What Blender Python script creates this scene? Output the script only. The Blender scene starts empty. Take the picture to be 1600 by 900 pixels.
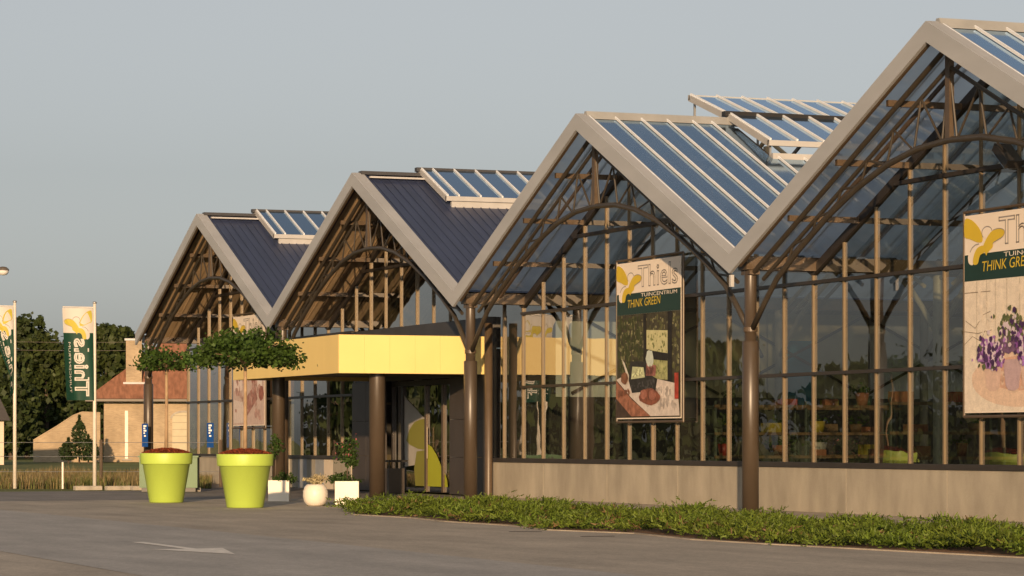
import bpy, math, random
from mathutils import Vector, Matrix
rnd = random.Random(11)
C = bpy.context.scene.collection
PI = math.pi
rad = math.radians

# ------------------------------------------------------------------ materials
def newmat(name):
    m = bpy.data.materials.new(name); m.use_nodes = True
    m.node_tree.nodes.clear()
    return m, m.node_tree.nodes, m.node_tree.links

def mat(name, col, rough=.6, metal=0., var=.15, scale=3., spec=.5, bump=0., bscale=20., island=0., stretch=(1, 1, 1), fine=0.):
    """principled material with soft tonal variation, optional bump and per-leaf variation"""
    m, N, L = newmat(name)
    out = N.new('ShaderNodeOutputMaterial'); b = N.new('ShaderNodeBsdfPrincipled')
    L.new(b.outputs[0], out.inputs[0])
    b.inputs['Roughness'].default_value = rough; b.inputs['Metallic'].default_value = metal
    b.inputs['Specular IOR Level'].default_value = spec
    tc = N.new('ShaderNodeTexCoord'); mp = N.new('ShaderNodeMapping'); mp.inputs['Scale'].default_value = stretch
    L.new(tc.outputs['Object'], mp.inputs[0])
    nz = N.new('ShaderNodeTexNoise'); nz.inputs['Scale'].default_value = scale; nz.inputs['Detail'].default_value = 6
    L.new(mp.outputs[0], nz.inputs['Vector'])
    r = N.new('ShaderNodeMapRange'); r.inputs[1].default_value = .3; r.inputs[2].default_value = .7
    r.inputs[3].default_value = 1 - var; r.inputs[4].default_value = 1 + var
    L.new(nz.outputs[0], r.inputs[0])
    fac = r.outputs[0]
    if island:
        g = N.new('ShaderNodeNewGeometry'); r2 = N.new('ShaderNodeMapRange')
        r2.inputs[3].default_value = 1 - island; r2.inputs[4].default_value = 1 + island
        L.new(g.outputs['Random Per Island'], r2.inputs[0])
        mm = N.new('ShaderNodeMath'); mm.operation = 'MULTIPLY'; L.new(fac, mm.inputs[0]); L.new(r2.outputs[0], mm.inputs[1]); fac = mm.outputs[0]
    if fine:
        n3 = N.new('ShaderNodeTexNoise'); n3.inputs['Scale'].default_value = 60; n3.inputs['Detail'].default_value = 3
        L.new(tc.outputs['Object'], n3.inputs['Vector'])
        r3 = N.new('ShaderNodeMapRange'); r3.inputs[1].default_value = .3; r3.inputs[2].default_value = .7
        r3.inputs[3].default_value = 1 - fine; r3.inputs[4].default_value = 1 + fine
        L.new(n3.outputs[0], r3.inputs[0])
        mm = N.new('ShaderNodeMath'); mm.operation = 'MULTIPLY'; L.new(fac, mm.inputs[0]); L.new(r3.outputs[0], mm.inputs[1]); fac = mm.outputs[0]
    mx = N.new('ShaderNodeVectorMath'); mx.operation = 'SCALE'; mx.inputs[0].default_value = col
    L.new(fac, mx.inputs['Scale']); L.new(mx.outputs[0], b.inputs['Base Color'])
    if bump:
        n2 = N.new('ShaderNodeTexNoise'); n2.inputs['Scale'].default_value = bscale; n2.inputs['Detail'].default_value = 8
        L.new(tc.outputs['Object'], n2.inputs['Vector'])
        bp = N.new('ShaderNodeBump'); bp.inputs['Strength'].default_value = bump; bp.inputs['Distance'].default_value = .02
        L.new(n2.outputs[0], bp.inputs['Height']); L.new(bp.outputs[0], b.inputs['Normal'])
    return m

def leafmat(name, col, island=.35, trans=.35):
    m, N, L = newmat(name)
    out = N.new('ShaderNodeOutputMaterial'); mix = N.new('ShaderNodeMixShader'); mix.inputs[0].default_value = trans
    d = N.new('ShaderNodeBsdfPrincipled'); d.inputs['Roughness'].default_value = .55; d.inputs['Specular IOR Level'].default_value = .25
    t = N.new('ShaderNodeBsdfTranslucent')
    g = N.new('ShaderNodeNewGeometry'); r = N.new('ShaderNodeMapRange'); r.inputs[3].default_value = 1 - island; r.inputs[4].default_value = 1 + island
    L.new(g.outputs['Random Per Island'], r.inputs[0])
    hs = N.new('ShaderNodeHueSaturation'); hs.inputs['Color'].default_value = (*col, 1)
    r2 = N.new('ShaderNodeMapRange'); r2.inputs[3].default_value = .475; r2.inputs[4].default_value = .525
    tc = N.new('ShaderNodeTexCoord'); nz = N.new('ShaderNodeTexNoise'); nz.inputs['Scale'].default_value = .9; L.new(tc.outputs['Object'], nz.inputs['Vector'])
    L.new(nz.outputs[0], r2.inputs[0]); L.new(r2.outputs[0], hs.inputs['Hue']); L.new(r.outputs[0], hs.inputs['Value'])
    L.new(hs.outputs[0], d.inputs['Base Color']); L.new(hs.outputs[0], t.inputs[0])
    L.new(d.outputs[0], mix.inputs[1]); L.new(t.outputs[0], mix.inputs[2]); L.new(mix.outputs[0], out.inputs[0])
    return m

def glassmat(name, tint, k, rough=0.0, dif=0., difcol=(.5, .5, .5), wob=0.):
    """thin sheet of glass: tinted see-through plus Schlick reflection (k = number of faces reflecting), a little dust"""
    m, N, L = newmat(name)
    out = N.new('ShaderNodeOutputMaterial')
    tr = N.new('ShaderNodeBsdfTransparent'); tr.inputs[0].default_value = (*tint, 1)
    gl = N.new('ShaderNodeBsdfGlossy'); gl.inputs['Roughness'].default_value = rough
    ge = N.new('ShaderNodeNewGeometry'); dt = N.new('ShaderNodeVectorMath'); dt.operation = 'DOT_PRODUCT'
    L.new(ge.outputs['Incoming'], dt.inputs[0]); L.new(ge.outputs['Normal'], dt.inputs[1])
    def M(op, a, b):
        n = N.new('ShaderNodeMath'); n.operation = op
        for i, v in enumerate((a, b)):
            if v is None: continue
            if isinstance(v, (int, float)): n.inputs[i].default_value = v
            else: L.new(v, n.inputs[i])
        return n.outputs[0]
    f = M('ABSOLUTE', dt.outputs['Value'], None); f = M('SUBTRACT', 1, f); f = M('POWER', f, 5)
    f = M('MULTIPLY', f, .96); f = M('ADD', f, .04); f = M('MULTIPLY', f, k); f = M('MINIMUM', f, 1)
    mix = N.new('ShaderNodeMixShader'); L.new(f, mix.inputs[0])
    base = tr.outputs[0]
    if dif:
        di = N.new('ShaderNodeBsdfDiffuse'); di.inputs[0].default_value = (*difcol, 1)
        tl = N.new('ShaderNodeBsdfTranslucent'); tl.inputs[0].default_value = (*difcol, 1)
        m0 = N.new('ShaderNodeMixShader'); m0.inputs[0].default_value = .5; L.new(di.outputs[0], m0.inputs[1]); L.new(tl.outputs[0], m0.inputs[2])
        m2 = N.new('ShaderNodeMixShader')
        tc = N.new('ShaderNodeTexCoord'); nz = N.new('ShaderNodeTexNoise'); nz.inputs['Scale'].default_value = .8; nz.inputs['Detail'].default_value = 5
        L.new(tc.outputs['Object'], nz.inputs['Vector'])
        rr = N.new('ShaderNodeMapRange'); rr.inputs[1].default_value = .3; rr.inputs[2].default_value = .7; rr.inputs[3].default_value = dif * .4; rr.inputs[4].default_value = dif * 1.6
        L.new(nz.outputs[0], rr.inputs[0]); L.new(rr.outputs[0], m2.inputs[0])
        L.new(tr.outputs[0], m2.inputs[1]); L.new(m0.outputs[0], m2.inputs[2]); base = m2.outputs[0]
    if wob:
        tc2 = N.new('ShaderNodeTexCoord'); n2 = N.new('ShaderNodeTexNoise'); n2.inputs['Scale'].default_value = .7; n2.inputs['Detail'].default_value = 2
        L.new(tc2.outputs['Object'], n2.inputs['Vector'])
        bp = N.new('ShaderNodeBump'); bp.inputs['Strength'].default_value = 1; bp.inputs['Distance'].default_value = wob
        L.new(n2.outputs[0], bp.inputs['Height']); L.new(bp.outputs[0], gl.inputs['Normal'])
    L.new(base, mix.inputs[1]); L.new(gl.outputs[0], mix.inputs[2]); L.new(mix.outputs[0], out.inputs[0])
    return m

def sheetmat(name, see, trans, tcol, k, gcol, rough):
    """twin-wall roof glazing: partly see-through, mostly translucent, glossy outside"""
    m, N, L = newmat(name)
    out = N.new('ShaderNodeOutputMaterial')
    tr = N.new('ShaderNodeBsdfTransparent'); tr.inputs[0].default_value = (*see, 1)
    tl = N.new('ShaderNodeBsdfTranslucent')
    gl = N.new('ShaderNodeBsdfGlossy'); gl.inputs['Roughness'].default_value = rough; gl.inputs[0].default_value = (*gcol, 1)
    tc = N.new('ShaderNodeTexCoord'); nz = N.new('ShaderNodeTexNoise'); nz.inputs['Scale'].default_value = .5; nz.inputs['Detail'].default_value = 5
    L.new(tc.outputs['Object'], nz.inputs['Vector'])
    r = N.new('ShaderNodeMapRange'); r.inputs[1].default_value = .3; r.inputs[2].default_value = .7; r.inputs[3].default_value = .75; r.inputs[4].default_value = 1.25; L.new(nz.outputs[0], r.inputs[0])
    sc_ = N.new('ShaderNodeVectorMath'); sc_.operation = 'SCALE'; sc_.inputs[0].default_value = tcol; L.new(r.outputs[0], sc_.inputs['Scale']); L.new(sc_.outputs[0], tl.inputs[0])
    m1 = N.new('ShaderNodeMixShader'); m1.inputs[0].default_value = trans; L.new(tr.outputs[0], m1.inputs[1]); L.new(tl.outputs[0], m1.inputs[2])
    ge = N.new('ShaderNodeNewGeometry'); dt = N.new('ShaderNodeVectorMath'); dt.operation = 'DOT_PRODUCT'
    L.new(ge.outputs['Incoming'], dt.inputs[0]); L.new(ge.outputs['Normal'], dt.inputs[1])
    f = dt.outputs['Value']
    for op, v in (('ABSOLUTE', None), ('SUB', 1), ('POWER', 5), ('MULTIPLY', .96 * k), ('ADD', .04 * k), ('MINIMUM', 1)):
        n = N.new('ShaderNodeMath')
        if op == 'SUB': n.operation = 'SUBTRACT'; n.inputs[0].default_value = 1; L.new(f, n.inputs[1])
        else:
            n.operation = op; L.new(f, n.inputs[0])
            if v is not None: n.inputs[1].default_value = v
        f = n.outputs[0]
    m2 = N.new('ShaderNodeMixShader'); L.new(f, m2.inputs[0]); L.new(m1.outputs[0], m2.inputs[1]); L.new(gl.outputs[0], m2.inputs[2])
    L.new(m2.outputs[0], out.inputs[0])
    return m

def brickmat(name, c1, c2, mortar, sc=1.0, axis='yz'):
    m, N, L = newmat(name)
    out = N.new('ShaderNodeOutputMaterial'); b = N.new('ShaderNodeBsdfPrincipled'); b.inputs['Roughness'].default_value = .9
    tc = N.new('ShaderNodeTexCoord'); sp = N.new('ShaderNodeSeparateXYZ'); cb = N.new('ShaderNodeCombineXYZ')
    L.new(tc.outputs['Object'], sp.inputs[0])
    L.new(sp.outputs['Y' if axis == 'yz' else 'X'], cb.inputs[0]); L.new(sp.outputs['Z'], cb.inputs[1])
    br = N.new('ShaderNodeTexBrick'); br.inputs['Scale'].default_value = sc
    br.inputs['Color1'].default_value = (*c1, 1); br.inputs['Color2'].default_value = (*c2, 1); br.inputs['Mortar'].default_value = (*mortar, 1)
    br.inputs['Brick Width'].default_value = .24; br.inputs['Row Height'].default_value = .075; br.inputs['Mortar Size'].default_value = .008
    L.new(cb.outputs[0], br.inputs['Vector'])
    nz = N.new('ShaderNodeTexNoise'); nz.inputs['Scale'].default_value = .9; nz.inputs['Detail'].default_value = 6; L.new(tc.outputs['Object'], nz.inputs['Vector'])
    r = N.new('ShaderNodeMapRange'); r.inputs[1].default_value = .3; r.inputs[2].default_value = .7; r.inputs[3].default_value = .8; r.inputs[4].default_value = 1.15; L.new(nz.outputs[0], r.inputs[0])
    mx = N.new('ShaderNodeVectorMath'); mx.operation = 'SCALE'; L.new(br.outputs[0], mx.inputs[0]); L.new(r.outputs[0], mx.inputs['Scale'])
    L.new(mx.outputs[0], b.inputs['Base Color']); L.new(b.outputs[0], out.inputs[0])
    return m

M = {}
M['fascia'] = mat('fascia_aluminium', (.39, .40, .415), .5, 0, .08, .9, .4, stretch=(.5, 1, 2))
M['bronze'] = mat('bronze_paint', (.092, .064, .040), .42, 0, .12, 4, .5)
M['column'] = mat('column_paint', (.066, .048, .032), .38, 0, .1, 3, .6, stretch=(1, 1, .3))
M['mullion'] = mat('mullion_aluminium', (.185, .138, .082), .42, .1, .08, 3)
M['dark'] = mat('dark_bronze', (.035, .029, .025), .45, 0, .15, 2)
M['cladding'] = mat('dark_cladding', (.060, .050, .045), .5, 0, .12, 1.5)
M['band'] = mat('dark_roof_edge', (.045, .045, .050), .5, 0, .15, 1.5)
M['concrete'] = mat('plinth_concrete', (.385, .345, .275), .88, 0, .20, 1.1, .2, .15, 40, 0, (1.5, 1.5, .6), .08)
M['kerbconc'] = mat('kerb_concrete', (.38, .345, .29), .9, 0, .2, 3, .3, .2, 30)
M['edging'] = mat('bed_edging', (.40, .345, .275), .9, 0, .25, 1.5, .2, .2, 30, 0, (1, 1, 1), .1)
M['yellow'] = mat('canopy_yellow', (.82, .62, .235), .5, 0, .04, .6, .35)
M['soffit'] = mat('canopy_soffit', (.10, .085, .045), .6, 0, .1, 2)
M['roofmetal'] = mat('roof_sheet', (.036, .048, .098), .38, .0, .15, 1.2, .5, stretch=(.4, 3, .4))
M['ceiling'] = mat('ceiling_board', (.40, .29, .175), .75, 0, .2, 2.0, .3, stretch=(.5, 4, .5))
M['bar'] = mat('glazing_bar', (.84, .88, .93), .3, .0, .04, 4)
M['vframe'] = mat('vent_frame', (.43, .425, .42), .5, 0, .06, 3)
M['capmetal'] = mat('ridge_cap_metal', (.36, .36, .35), .45, .2, .1, 2)
M['tube'] = mat('truss_steel', (.050, .040, .029), .45, 0, .15, 3)
M['inner_steel'] = mat('inner_steel', (.33, .29, .215), .5, 0, .15, 2)
M['glass'] = glassmat('wall_glass', (.66, .72, .68), 3.4, 0, .012, (.55, .52, .45), .006)
M['roofglass'] = sheetmat('roof_sheet_clear', (.62, .66, .69), .78, (.70, .75, .79), 3.6, (.58, .78, 1.0), .12)
M['ventglass'] = sheetmat('vent_sheet_clear', (.5, .54, .58), .6, (.40, .45, .48), 3.8, (.62, .80, 1.0), .10)
M['partition'] = mat('partition_panel', (.72, .72, .69), .7, 0, .1, .7)
M['beige'] = mat('partition_beige', (.55, .47, .28), .7, 0, .1, .7)
M['teal'] = mat('partition_teal', (.02, .20, .30), .6, 0, .1, .7)
M['floor'] = mat('interior_floor', (.12, .11, .095), .6, 0, .15, .8)
M['rack'] = mat('rack_green', (.06, .075, .06), .5, 0, .15, 2)
M['wood'] = mat('shelf_wood', (.13, .075, .035), .6, 0, .2, 3)
M['lime'] = mat('lime_plastic', (.43, .575, .095), .45, 0, .07, 1.5, .4, .05, 9, 0, (1, 1, .4), .03)
M['mulch'] = mat('red_mulch', (.16, .035, .015), .9, 0, .35, 12, .2, .6, 25, .4)
M['white'] = mat('white_plastic', (.76, .70, .60), .45, 0, .04, 1.5)
M['limebox'] = mat('green_box', (.24, .33, .05), .5, 0, .06, 2)
M['bark'] = mat('smooth_bark', (.36, .25, .15), .8, 0, .2, 6, .3, .2, 40)
M['darkbark'] = mat('dark_bark', (.09, .065, .045), .9, 0, .3, 3)
M['leaf'] = leafmat('catalpa_leaf', (.055, .100, .018), .5)
M['leaf_far'] = leafmat('oak_leaf', (.040, .057, .018), .45, .25)
M['leaf_far2'] = leafmat('lime_leaf', (.050, .068, .019), .45, .25)
M['leaf_bush'] = leafmat('bush_leaf', (.045, .085, .018))
M['juniper'] = leafmat('juniper_leaf', (.105, .15, .020), .6, .3)
M['twig'] = leafmat('dry_juniper', (.15, .10, .045), .5, .2)
M['cream'] = leafmat('cream_flower', (.50, .42, .24), .3, .2)
M['pink'] = leafmat('pink_flower', (.42, .14, .14), .3, .2)
M['drygrass'] = leafmat('dry_grass', (.26, .20, .095), .4, .3)
M['straw'] = leafmat('straw', (.24, .20, .11), .4, .3)
M['greengrass'] = leafmat('green_grass', (.13, .15, .045), .4, .3)
M['conifer'] = leafmat('conifer_leaf', (.030, .050, .016), .4, .15)
M['field'] = mat('field_grass', (.15, .17, .055), .95, 0, .3, .15, .2, .3, 3)
M['flagcloth'] = leafmat('flag_green', (.014, .062, .040), 0, .25)
M['flagwhite'] = leafmat('flag_white', (.72, .68, .62), 0, .25)
M['flagyellow'] = leafmat('flag_yellow', (.62, .52, .08), 0, .25)
M['pole'] = mat('pole_white', (.72, .66, .58), .4, 0, .06, 3)
M['steel'] = mat('galvanised', (.40, .40, .40), .45, .6, .1, 4)
M['blue'] = mat('sign_blue', (.012, .06, .23), .9, 0, .05, 2, .05)
M['signwhite'] = mat('sign_white', (.75, .73, .70), .5, 0, .04, 2)
M['cabinet'] = mat('cabinet_green', (.085, .165, .075), .5, 0, .1, 2)
M['pgreen'] = mat('print_green', (.010, .038, .030), .55, 0, .05, 2)
M['pwhite'] = mat('print_white', (.83, .73, .62), .6, 0, .03, 1)
M['pyellow'] = mat('print_yellow', (.66, .47, .035), .55, 0, .05, 2)
M['pgrey'] = mat('print_grey', (.30, .27, .25), .6, 0, .05, 2)
M['pcorner'] = mat('print_corner_grey', (.42, .45, .47), .6, 0, .05, 2)
M['tile'] = mat('roof_tile', (.27, .125, .075), .85, 0, .28, 1.6, .3, .6, 6, 0, (1, 3, 1), .15)
M['brick'] = brickmat('yellow_brick', (.42, .315, .20), (.33, .245, .155), (.40, .335, .24))
M['gutter'] = mat('gutter_zinc', (.13, .11, .09), .5, .2, .1, 2)
M['shutter'] = mat('beige_shutter', (.48, .42, .29), .7, 0, .06, 2)
M['render'] = mat('cream_render', (.66, .56, .44), .8, 0, .06, 2)
M['lead'] = mat('lead_flashing', (.35, .36, .37), .5, .2, .1, 3)
M['red'] = mat('red_pot', (.25, .025, .015), .5)
M['ochre'] = mat('ochre_pot', (.28, .21, .015), .5)
M['terra'] = mat('terracotta', (.22, .085, .04), .8)
M['black'] = mat('black_metal', (.018, .016, .015), .5)
M['leafgreen'] = mat('sticker_lime', (.38, .40, .02), .5, 0, .05, 1)
M['leafolive'] = mat('sticker_olive', (.23, .22, .03), .5, 0, .05, 1)
M['stickergrey'] = mat('sticker_grey', (.40, .37, .32), .5, 0, .1, 2)

# asphalt-like grounds: mottling, worn lighter tracks, fine grain
def groundmat(name, col, rough, streak=.12, spec=.3, patch=None):
    m, N, L = newmat(name)
    out = N.new('ShaderNodeOutputMaterial'); b = N.new('ShaderNodeBsdfPrincipled')
    b.inputs['Roughness'].default_value = rough; b.inputs['Specular IOR Level'].default_value = spec
    tc = N.new('ShaderNodeTexCoord')
    def noise(scale, st, lo, hi, det=6):
        mp = N.new('ShaderNodeMapping'); mp.inputs['Scale'].default_value = st; L.new(tc.outputs['Object'], mp.inputs[0])
        nz = N.new('ShaderNodeTexNoise'); nz.inputs['Scale'].default_value = scale; nz.inputs['Detail'].default_value = det; L.new(mp.outputs[0], nz.inputs['Vector'])
        r = N.new('ShaderNodeMapRange'); r.inputs[1].default_value = .3; r.inputs[2].default_value = .7; r.inputs[3].default_value = lo; r.inputs[4].default_value = hi
        L.new(nz.outputs[0], r.inputs[0]); return r.outputs[0]
    fs = [noise(.35, (1, 1, 1), 1 - streak, 1 + streak), noise(1.2, (.12, 1, 1), 1 - streak * .8, 1 + streak * .8), noise(.8, (.5, 1.6, 1), .8, 1.0, 2), noise(40, (1, 1, 1), .82, 1.18, 3), noise(11, (1, 1, 1), .86, 1.12, 3), noise(4, (1, 1, 1), .93, 1.07)]
    f = fs[0]
    for g in fs[1:]:
        mm = N.new('ShaderNodeMath'); mm.operation = 'MULTIPLY'; L.new(f, mm.inputs[0]); L.new(g, mm.inputs[1]); f = mm.outputs[0]
    mx = N.new('ShaderNodeVectorMath'); mx.operation = 'SCALE'; mx.inputs[0].default_value = col; L.new(f, mx.inputs['Scale'])
    L.new(mx.outputs[0], b.inputs['Base Color'])
    n2 = N.new('ShaderNodeTexNoise'); n2.inputs['Scale'].default_value = 90; n2.inputs['Detail'].default_value = 4; L.new(tc.outputs['Object'], n2.inputs['Vector'])
    bp = N.new('ShaderNodeBump'); bp.inputs['Strength'].default_value = .25; bp.inputs['Distance'].default_value = .006
    L.new(n2.outputs[0], bp.inputs['Height']); L.new(bp.outputs[0], b.inputs['Normal'])
    L.new(b.outputs[0], out.inputs[0])
    return m
M['forecourt'] = groundmat('forecourt_asphalt', (.47, .415, .345), .75)
M['lane'] = groundmat('lane_asphalt', (.44, .415, .385), .66, .10, .4)
M['asphalt'] = groundmat('dark_asphalt', (.25, .23, .215), .7)
M['soil'] = groundmat('bark_mulch', (.26, .145, .08), .95, .3)
M['paint'] = mat('road_paint', (.78, .75, .70), .7, 0, .2, 5, .3, 0, 20, 0, (1, 1, 1), .12)

# ------------------------------------------------------------------ mesh builder
class MB:
    def __init__(s): s.v = []; s.f = []; s.mi = []; s.cur = 0
    def add(s, vs, fs):
        n = len(s.v); s.v += [tuple(p) for p in vs]
        for f in fs: s.f.append(tuple(i + n for i in f)); s.mi.append(s.cur)
        return s
    def quad(s, *p): return s.add(p, [tuple(range(len(p)))])
    def box(s, x0, x1, y0, y1, z0, z1):
        return s.add([(x0, y0, z0), (x1, y0, z0), (x1, y1, z0), (x0, y1, z0), (x0, y0, z1), (x1, y0, z1), (x1, y1, z1), (x0, y1, z1)],
                     [(0, 3, 2, 1), (4, 5, 6, 7), (0, 1, 5, 4), (1, 2, 6, 5), (2, 3, 7, 6), (3, 0, 4, 7)])
    def beam(s, a, b, w, h, up=(0, 0, 1)):
        a = Vector(a); b = Vector(b); d = (b - a).normalized(); sd = d.cross(Vector(up))
        if sd.length < 1e-4: sd = d.cross(Vector((0, 1, 0)))
        sd.normalize(); u = sd.cross(d).normalized(); vs = []
        for p in (a, b):
            for i, j in ((-1, -1), (1, -1), (1, 1), (-1, 1)): vs.append(p + sd * (w / 2 * i) + u * (h / 2 * j))
        return s.add(vs, [(0, 1, 2, 3), (7, 6, 5, 4), (0, 4, 5, 1), (1, 5, 6, 2), (2, 6, 7, 3), (3, 7, 4, 0)])
    def tube(s, pts, r, n=8):
        pts = [Vector(p) for p in pts]; rs = r if isinstance(r, (list, tuple)) else [r] * len(pts); vs = []; fs = []
        for i, p in enumerate(pts):
            d = (pts[min(i + 1, len(pts) - 1)] - pts[max(i - 1, 0)]).normalized()
            ref = Vector((0, 1, 0)) if abs(d.y) < .9 else Vector((1, 0, 0))
            a = d.cross(ref).normalized(); b = d.cross(a)
            for k in range(n): t = 2 * PI * k / n; vs.append(p + a * (rs[i] * math.cos(t)) + b * (rs[i] * math.sin(t)))
        for i in range(len(pts) - 1):
            for k in range(n): fs.append((i * n + k, i * n + (k + 1) % n, (i + 1) * n + (k + 1) % n, (i + 1) * n + k))
        fs.append(tuple(range(n))[::-1]); m = (len(pts) - 1) * n; fs.append(tuple(range(m, m + n)))
        return s.add(vs, fs)
    def lathe(s, c, prof, n=32):
        vs = []; fs = []
        for r, z in prof:
            for k in range(n): t = 2 * PI * k / n; vs.append((c[0] + r * math.cos(t), c[1] + r * math.sin(t), c[2] + z))
        for i in range(len(prof) - 1):
            for k in range(n): fs.append((i * n + k, i * n + (k + 1) % n, (i + 1) * n + (k + 1) % n, (i + 1) * n + k))
        return s.add(vs, fs)
    def prism(s, poly, fn, t0, t1):
        """extrude a 2-D polygon; fn(u, v, t) -> point"""
        n = len(poly); vs = [fn(u, v, t0) for u, v in poly] + [fn(u, v, t1) for u, v in poly]
        fs = [tuple(range(n))[::-1], tuple(range(n, 2 * n))] + [(i, (i + 1) % n, n + (i + 1) % n, n + i) for i in range(n)]
        return s.add(vs, fs)
    def leaf(s, p, size, rr=None, aspect=.55, flat=0.):
        rr = rr or rnd
        a = Vector((rr.gauss(0, 1), rr.gauss(0, 1), rr.gauss(0, 1) * (1 - flat))).normalized()
        b = a.cross(Vector((rr.gauss(0, 1), rr.gauss(0, 1), rr.gauss(0, 1)))).normalized()
        a = a * size * .5; b = b * size * aspect * .5; p = Vector(p)
        return s.add([p - a, p + b, p + a, p - b], [(0, 1, 2, 3)])
    def build(s, name, mats, parent=None, smooth=False):
        me = bpy.data.meshes.new(name)
        off = Vector(parent.get('_o', (0, 0, 0))) if parent is not None else Vector((0, 0, 0))
        me.from_pydata([tuple(Vector(p) - off) for p in s.v], [], s.f)
        if not isinstance(mats, (list, tuple)): mats = [mats]
        for m in mats: me.materials.append(m)
        if len(mats) > 1: me.polygons.foreach_set('material_index', s.mi)
        if smooth: me.polygons.foreach_set('use_smooth', [True] * len(me.polygons))
        me.update()
        o = bpy.data.objects.new(name, me); C.objects.link(o)
        if parent is not None: o.parent = parent; o['_o'] = tuple(off)
        return o

def tag(o, label=None, cat=None, group=None, kind=None):
    if label: o['label'] = label
    if cat: o['category'] = cat
    if group: o['group'] = group
    if kind: o['kind'] = kind
    return o
def thing(name, loc, label, cat, group=None):
    o = bpy.data.objects.new(name, None); C.objects.link(o); o.location = loc; o['_o'] = tuple(loc); o.empty_display_size = .3
    return tag(o, label, cat, group)
def single(mb, name, mats, loc, label, cat, group=None, smooth=False):
    """a thing that is one mesh, with its origin at loc"""
    mb.v = [tuple(Vector(p) - Vector(loc)) for p in mb.v]
    o = mb.build(name, mats, None, smooth); o.location = loc
    return tag(o, label, cat, group)
def copy_tree(o, parent=None):
    c = o.copy(); C.objects.link(c); c.parent = parent
    for ch in list(o.children): copy_tree(ch, c)
    return c

# lettering: built-in vector font turned into flat polygons or thin outlines
def text_geo(body):
    cu = bpy.data.curves.new('t', 'FONT'); cu.body = body; cu.resolution_u = 3
    o = bpy.data.objects.new('t', cu); me = o.to_mesh()
    vs = [(v.co.x, v.co.y) for v in me.vertices]; fs = [tuple(p.vertices) for p in me.polygons]
    o.to_mesh_clear(); bpy.data.objects.remove(o); bpy.data.curves.remove(cu)
    x0 = min(v[0] for v in vs); x1 = max(v[0] for v in vs); y1 = max(v[1] for v in vs); y0 = 0
    return [((x - x0) / (x1 - x0), y / (y1 - y0)) for x, y in vs], fs
def put_text(mb, body, fn, u0, u1, v0, v1, outline=0., skew=0.):
    vs, fs = text_geo(body)
    P = [(u0 + (u1 - u0) * x + skew * y, v0 + (v1 - v0) * y) for x, y in vs]
    if not outline:
        mb.add([fn(u, v) for u, v in P], fs); return
    key = {}; ids = []
    for p in P:
        k = (round(p[0], 4), round(p[1], 4)); ids.append(key.setdefault(k, len(key)))
    pos = {i: k for k, i in key.items()}; cnt = {}
    for f in fs:
        g = [ids[i] for i in f]
        for a, b in zip(g, g[1:] + g[:1]):
            if a != b: cnt[frozenset((a, b))] = cnt.get(frozenset((a, b)), 0) + 1
    for e, c in cnt.items():
        if c != 1: continue
        a, b = (Vector(pos[i]) for i in e); d = (b - a)
        if d.length < 1e-5: continue
        d.normalize(); n = Vector((-d.y, d.x)) * outline / 2; d = d * outline / 2
        mb.add([fn(*p) for p in (a - d - n, b + d - n, b + d + n, a - d + n)], [(0, 1, 2, 3)])

# ------------------------------------------------------------------ camera, sky, sun
CX, CY, YAW, FPX, HZ, H = 55.5443, -27.051, .3798, 4609.96, 690.23, 1.4843
cam = bpy.data.cameras.new('camera'); co = bpy.data.objects.new('camera', cam); C.objects.link(co)
co.location = (CX, CY, H); co.rotation_euler = (PI / 2, 0, math.atan2(math.cos(YAW), math.sin(YAW)))
cam.sensor_width = 36; cam.lens = FPX / 1600 * 36; cam.shift_y = (HZ - 450) / 1600; cam.clip_end = 5000; cam.clip_start = .5
bpy.context.scene.camera = co
SAZ, SEL = rad(24.5), rad(9.2)
tosun = Vector((math.cos(SAZ) * math.cos(SEL), -math.sin(SAZ) * math.cos(SEL), math.sin(SEL)))
sl = bpy.data.lights.new('sun', 'SUN'); sl.energy = 3.9; sl.angle = rad(.6); sl.color = (1.0, .67, .37)
so = bpy.data.objects.new('sun', sl); C.objects.link(so); so.rotation_euler = (-tosun).to_track_quat('-Z', 'Y').to_euler(); so.location = (60, -60, 40)
w = bpy.data.worlds.new('World'); bpy.context.scene.world = w; w.use_nodes = True
WN = w.node_tree.nodes; WN.clear()
sky = WN.new('ShaderNodeTexSky'); sky.sky_type = 'NISHITA'; sky.sun_disc = False
sky.sun_elevation = SEL; sky.sun_rotation = math.atan2(tosun.x, tosun.y); sky.altitude = 0
sky.air_density = 1.0; sky.dust_density = 1.25; sky.ozone_density = 2.6
bg = WN.new('ShaderNodeBackground'); bg.inputs[1].default_value = .080
wo = WN.new('ShaderNodeOutputWorld'); hsv = WN.new('ShaderNodeHueSaturation'); hsv.inputs['Saturation'].default_value = .20   # hazy evening air
w.node_tree.links.new(sky.outputs[0], hsv.inputs['Color']); w.node_tree.links.new(hsv.outputs[0], bg.inputs[0]); w.node_tree.links.new(bg.outputs[0], wo.inputs[0])
sc = bpy.context.scene
sc.view_settings.view_transform = 'Standard'; sc.view_settings.look = 'None'; sc.view_settings.gamma = 1; sc.view_settings.use_curve_mapping = False
sc.view_settings.exposure = 0.48
sc.cycles.max_bounces = 8; sc.cycles.transparent_max_bounces = 32; sc.cycles.glossy_bounces = 4; sc.cycles.diffuse_bounces = 4
sc.cycles.use_denoising = True; sc.cycles.caustics_reflective = False; sc.cycles.caustics_refractive = False

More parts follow.
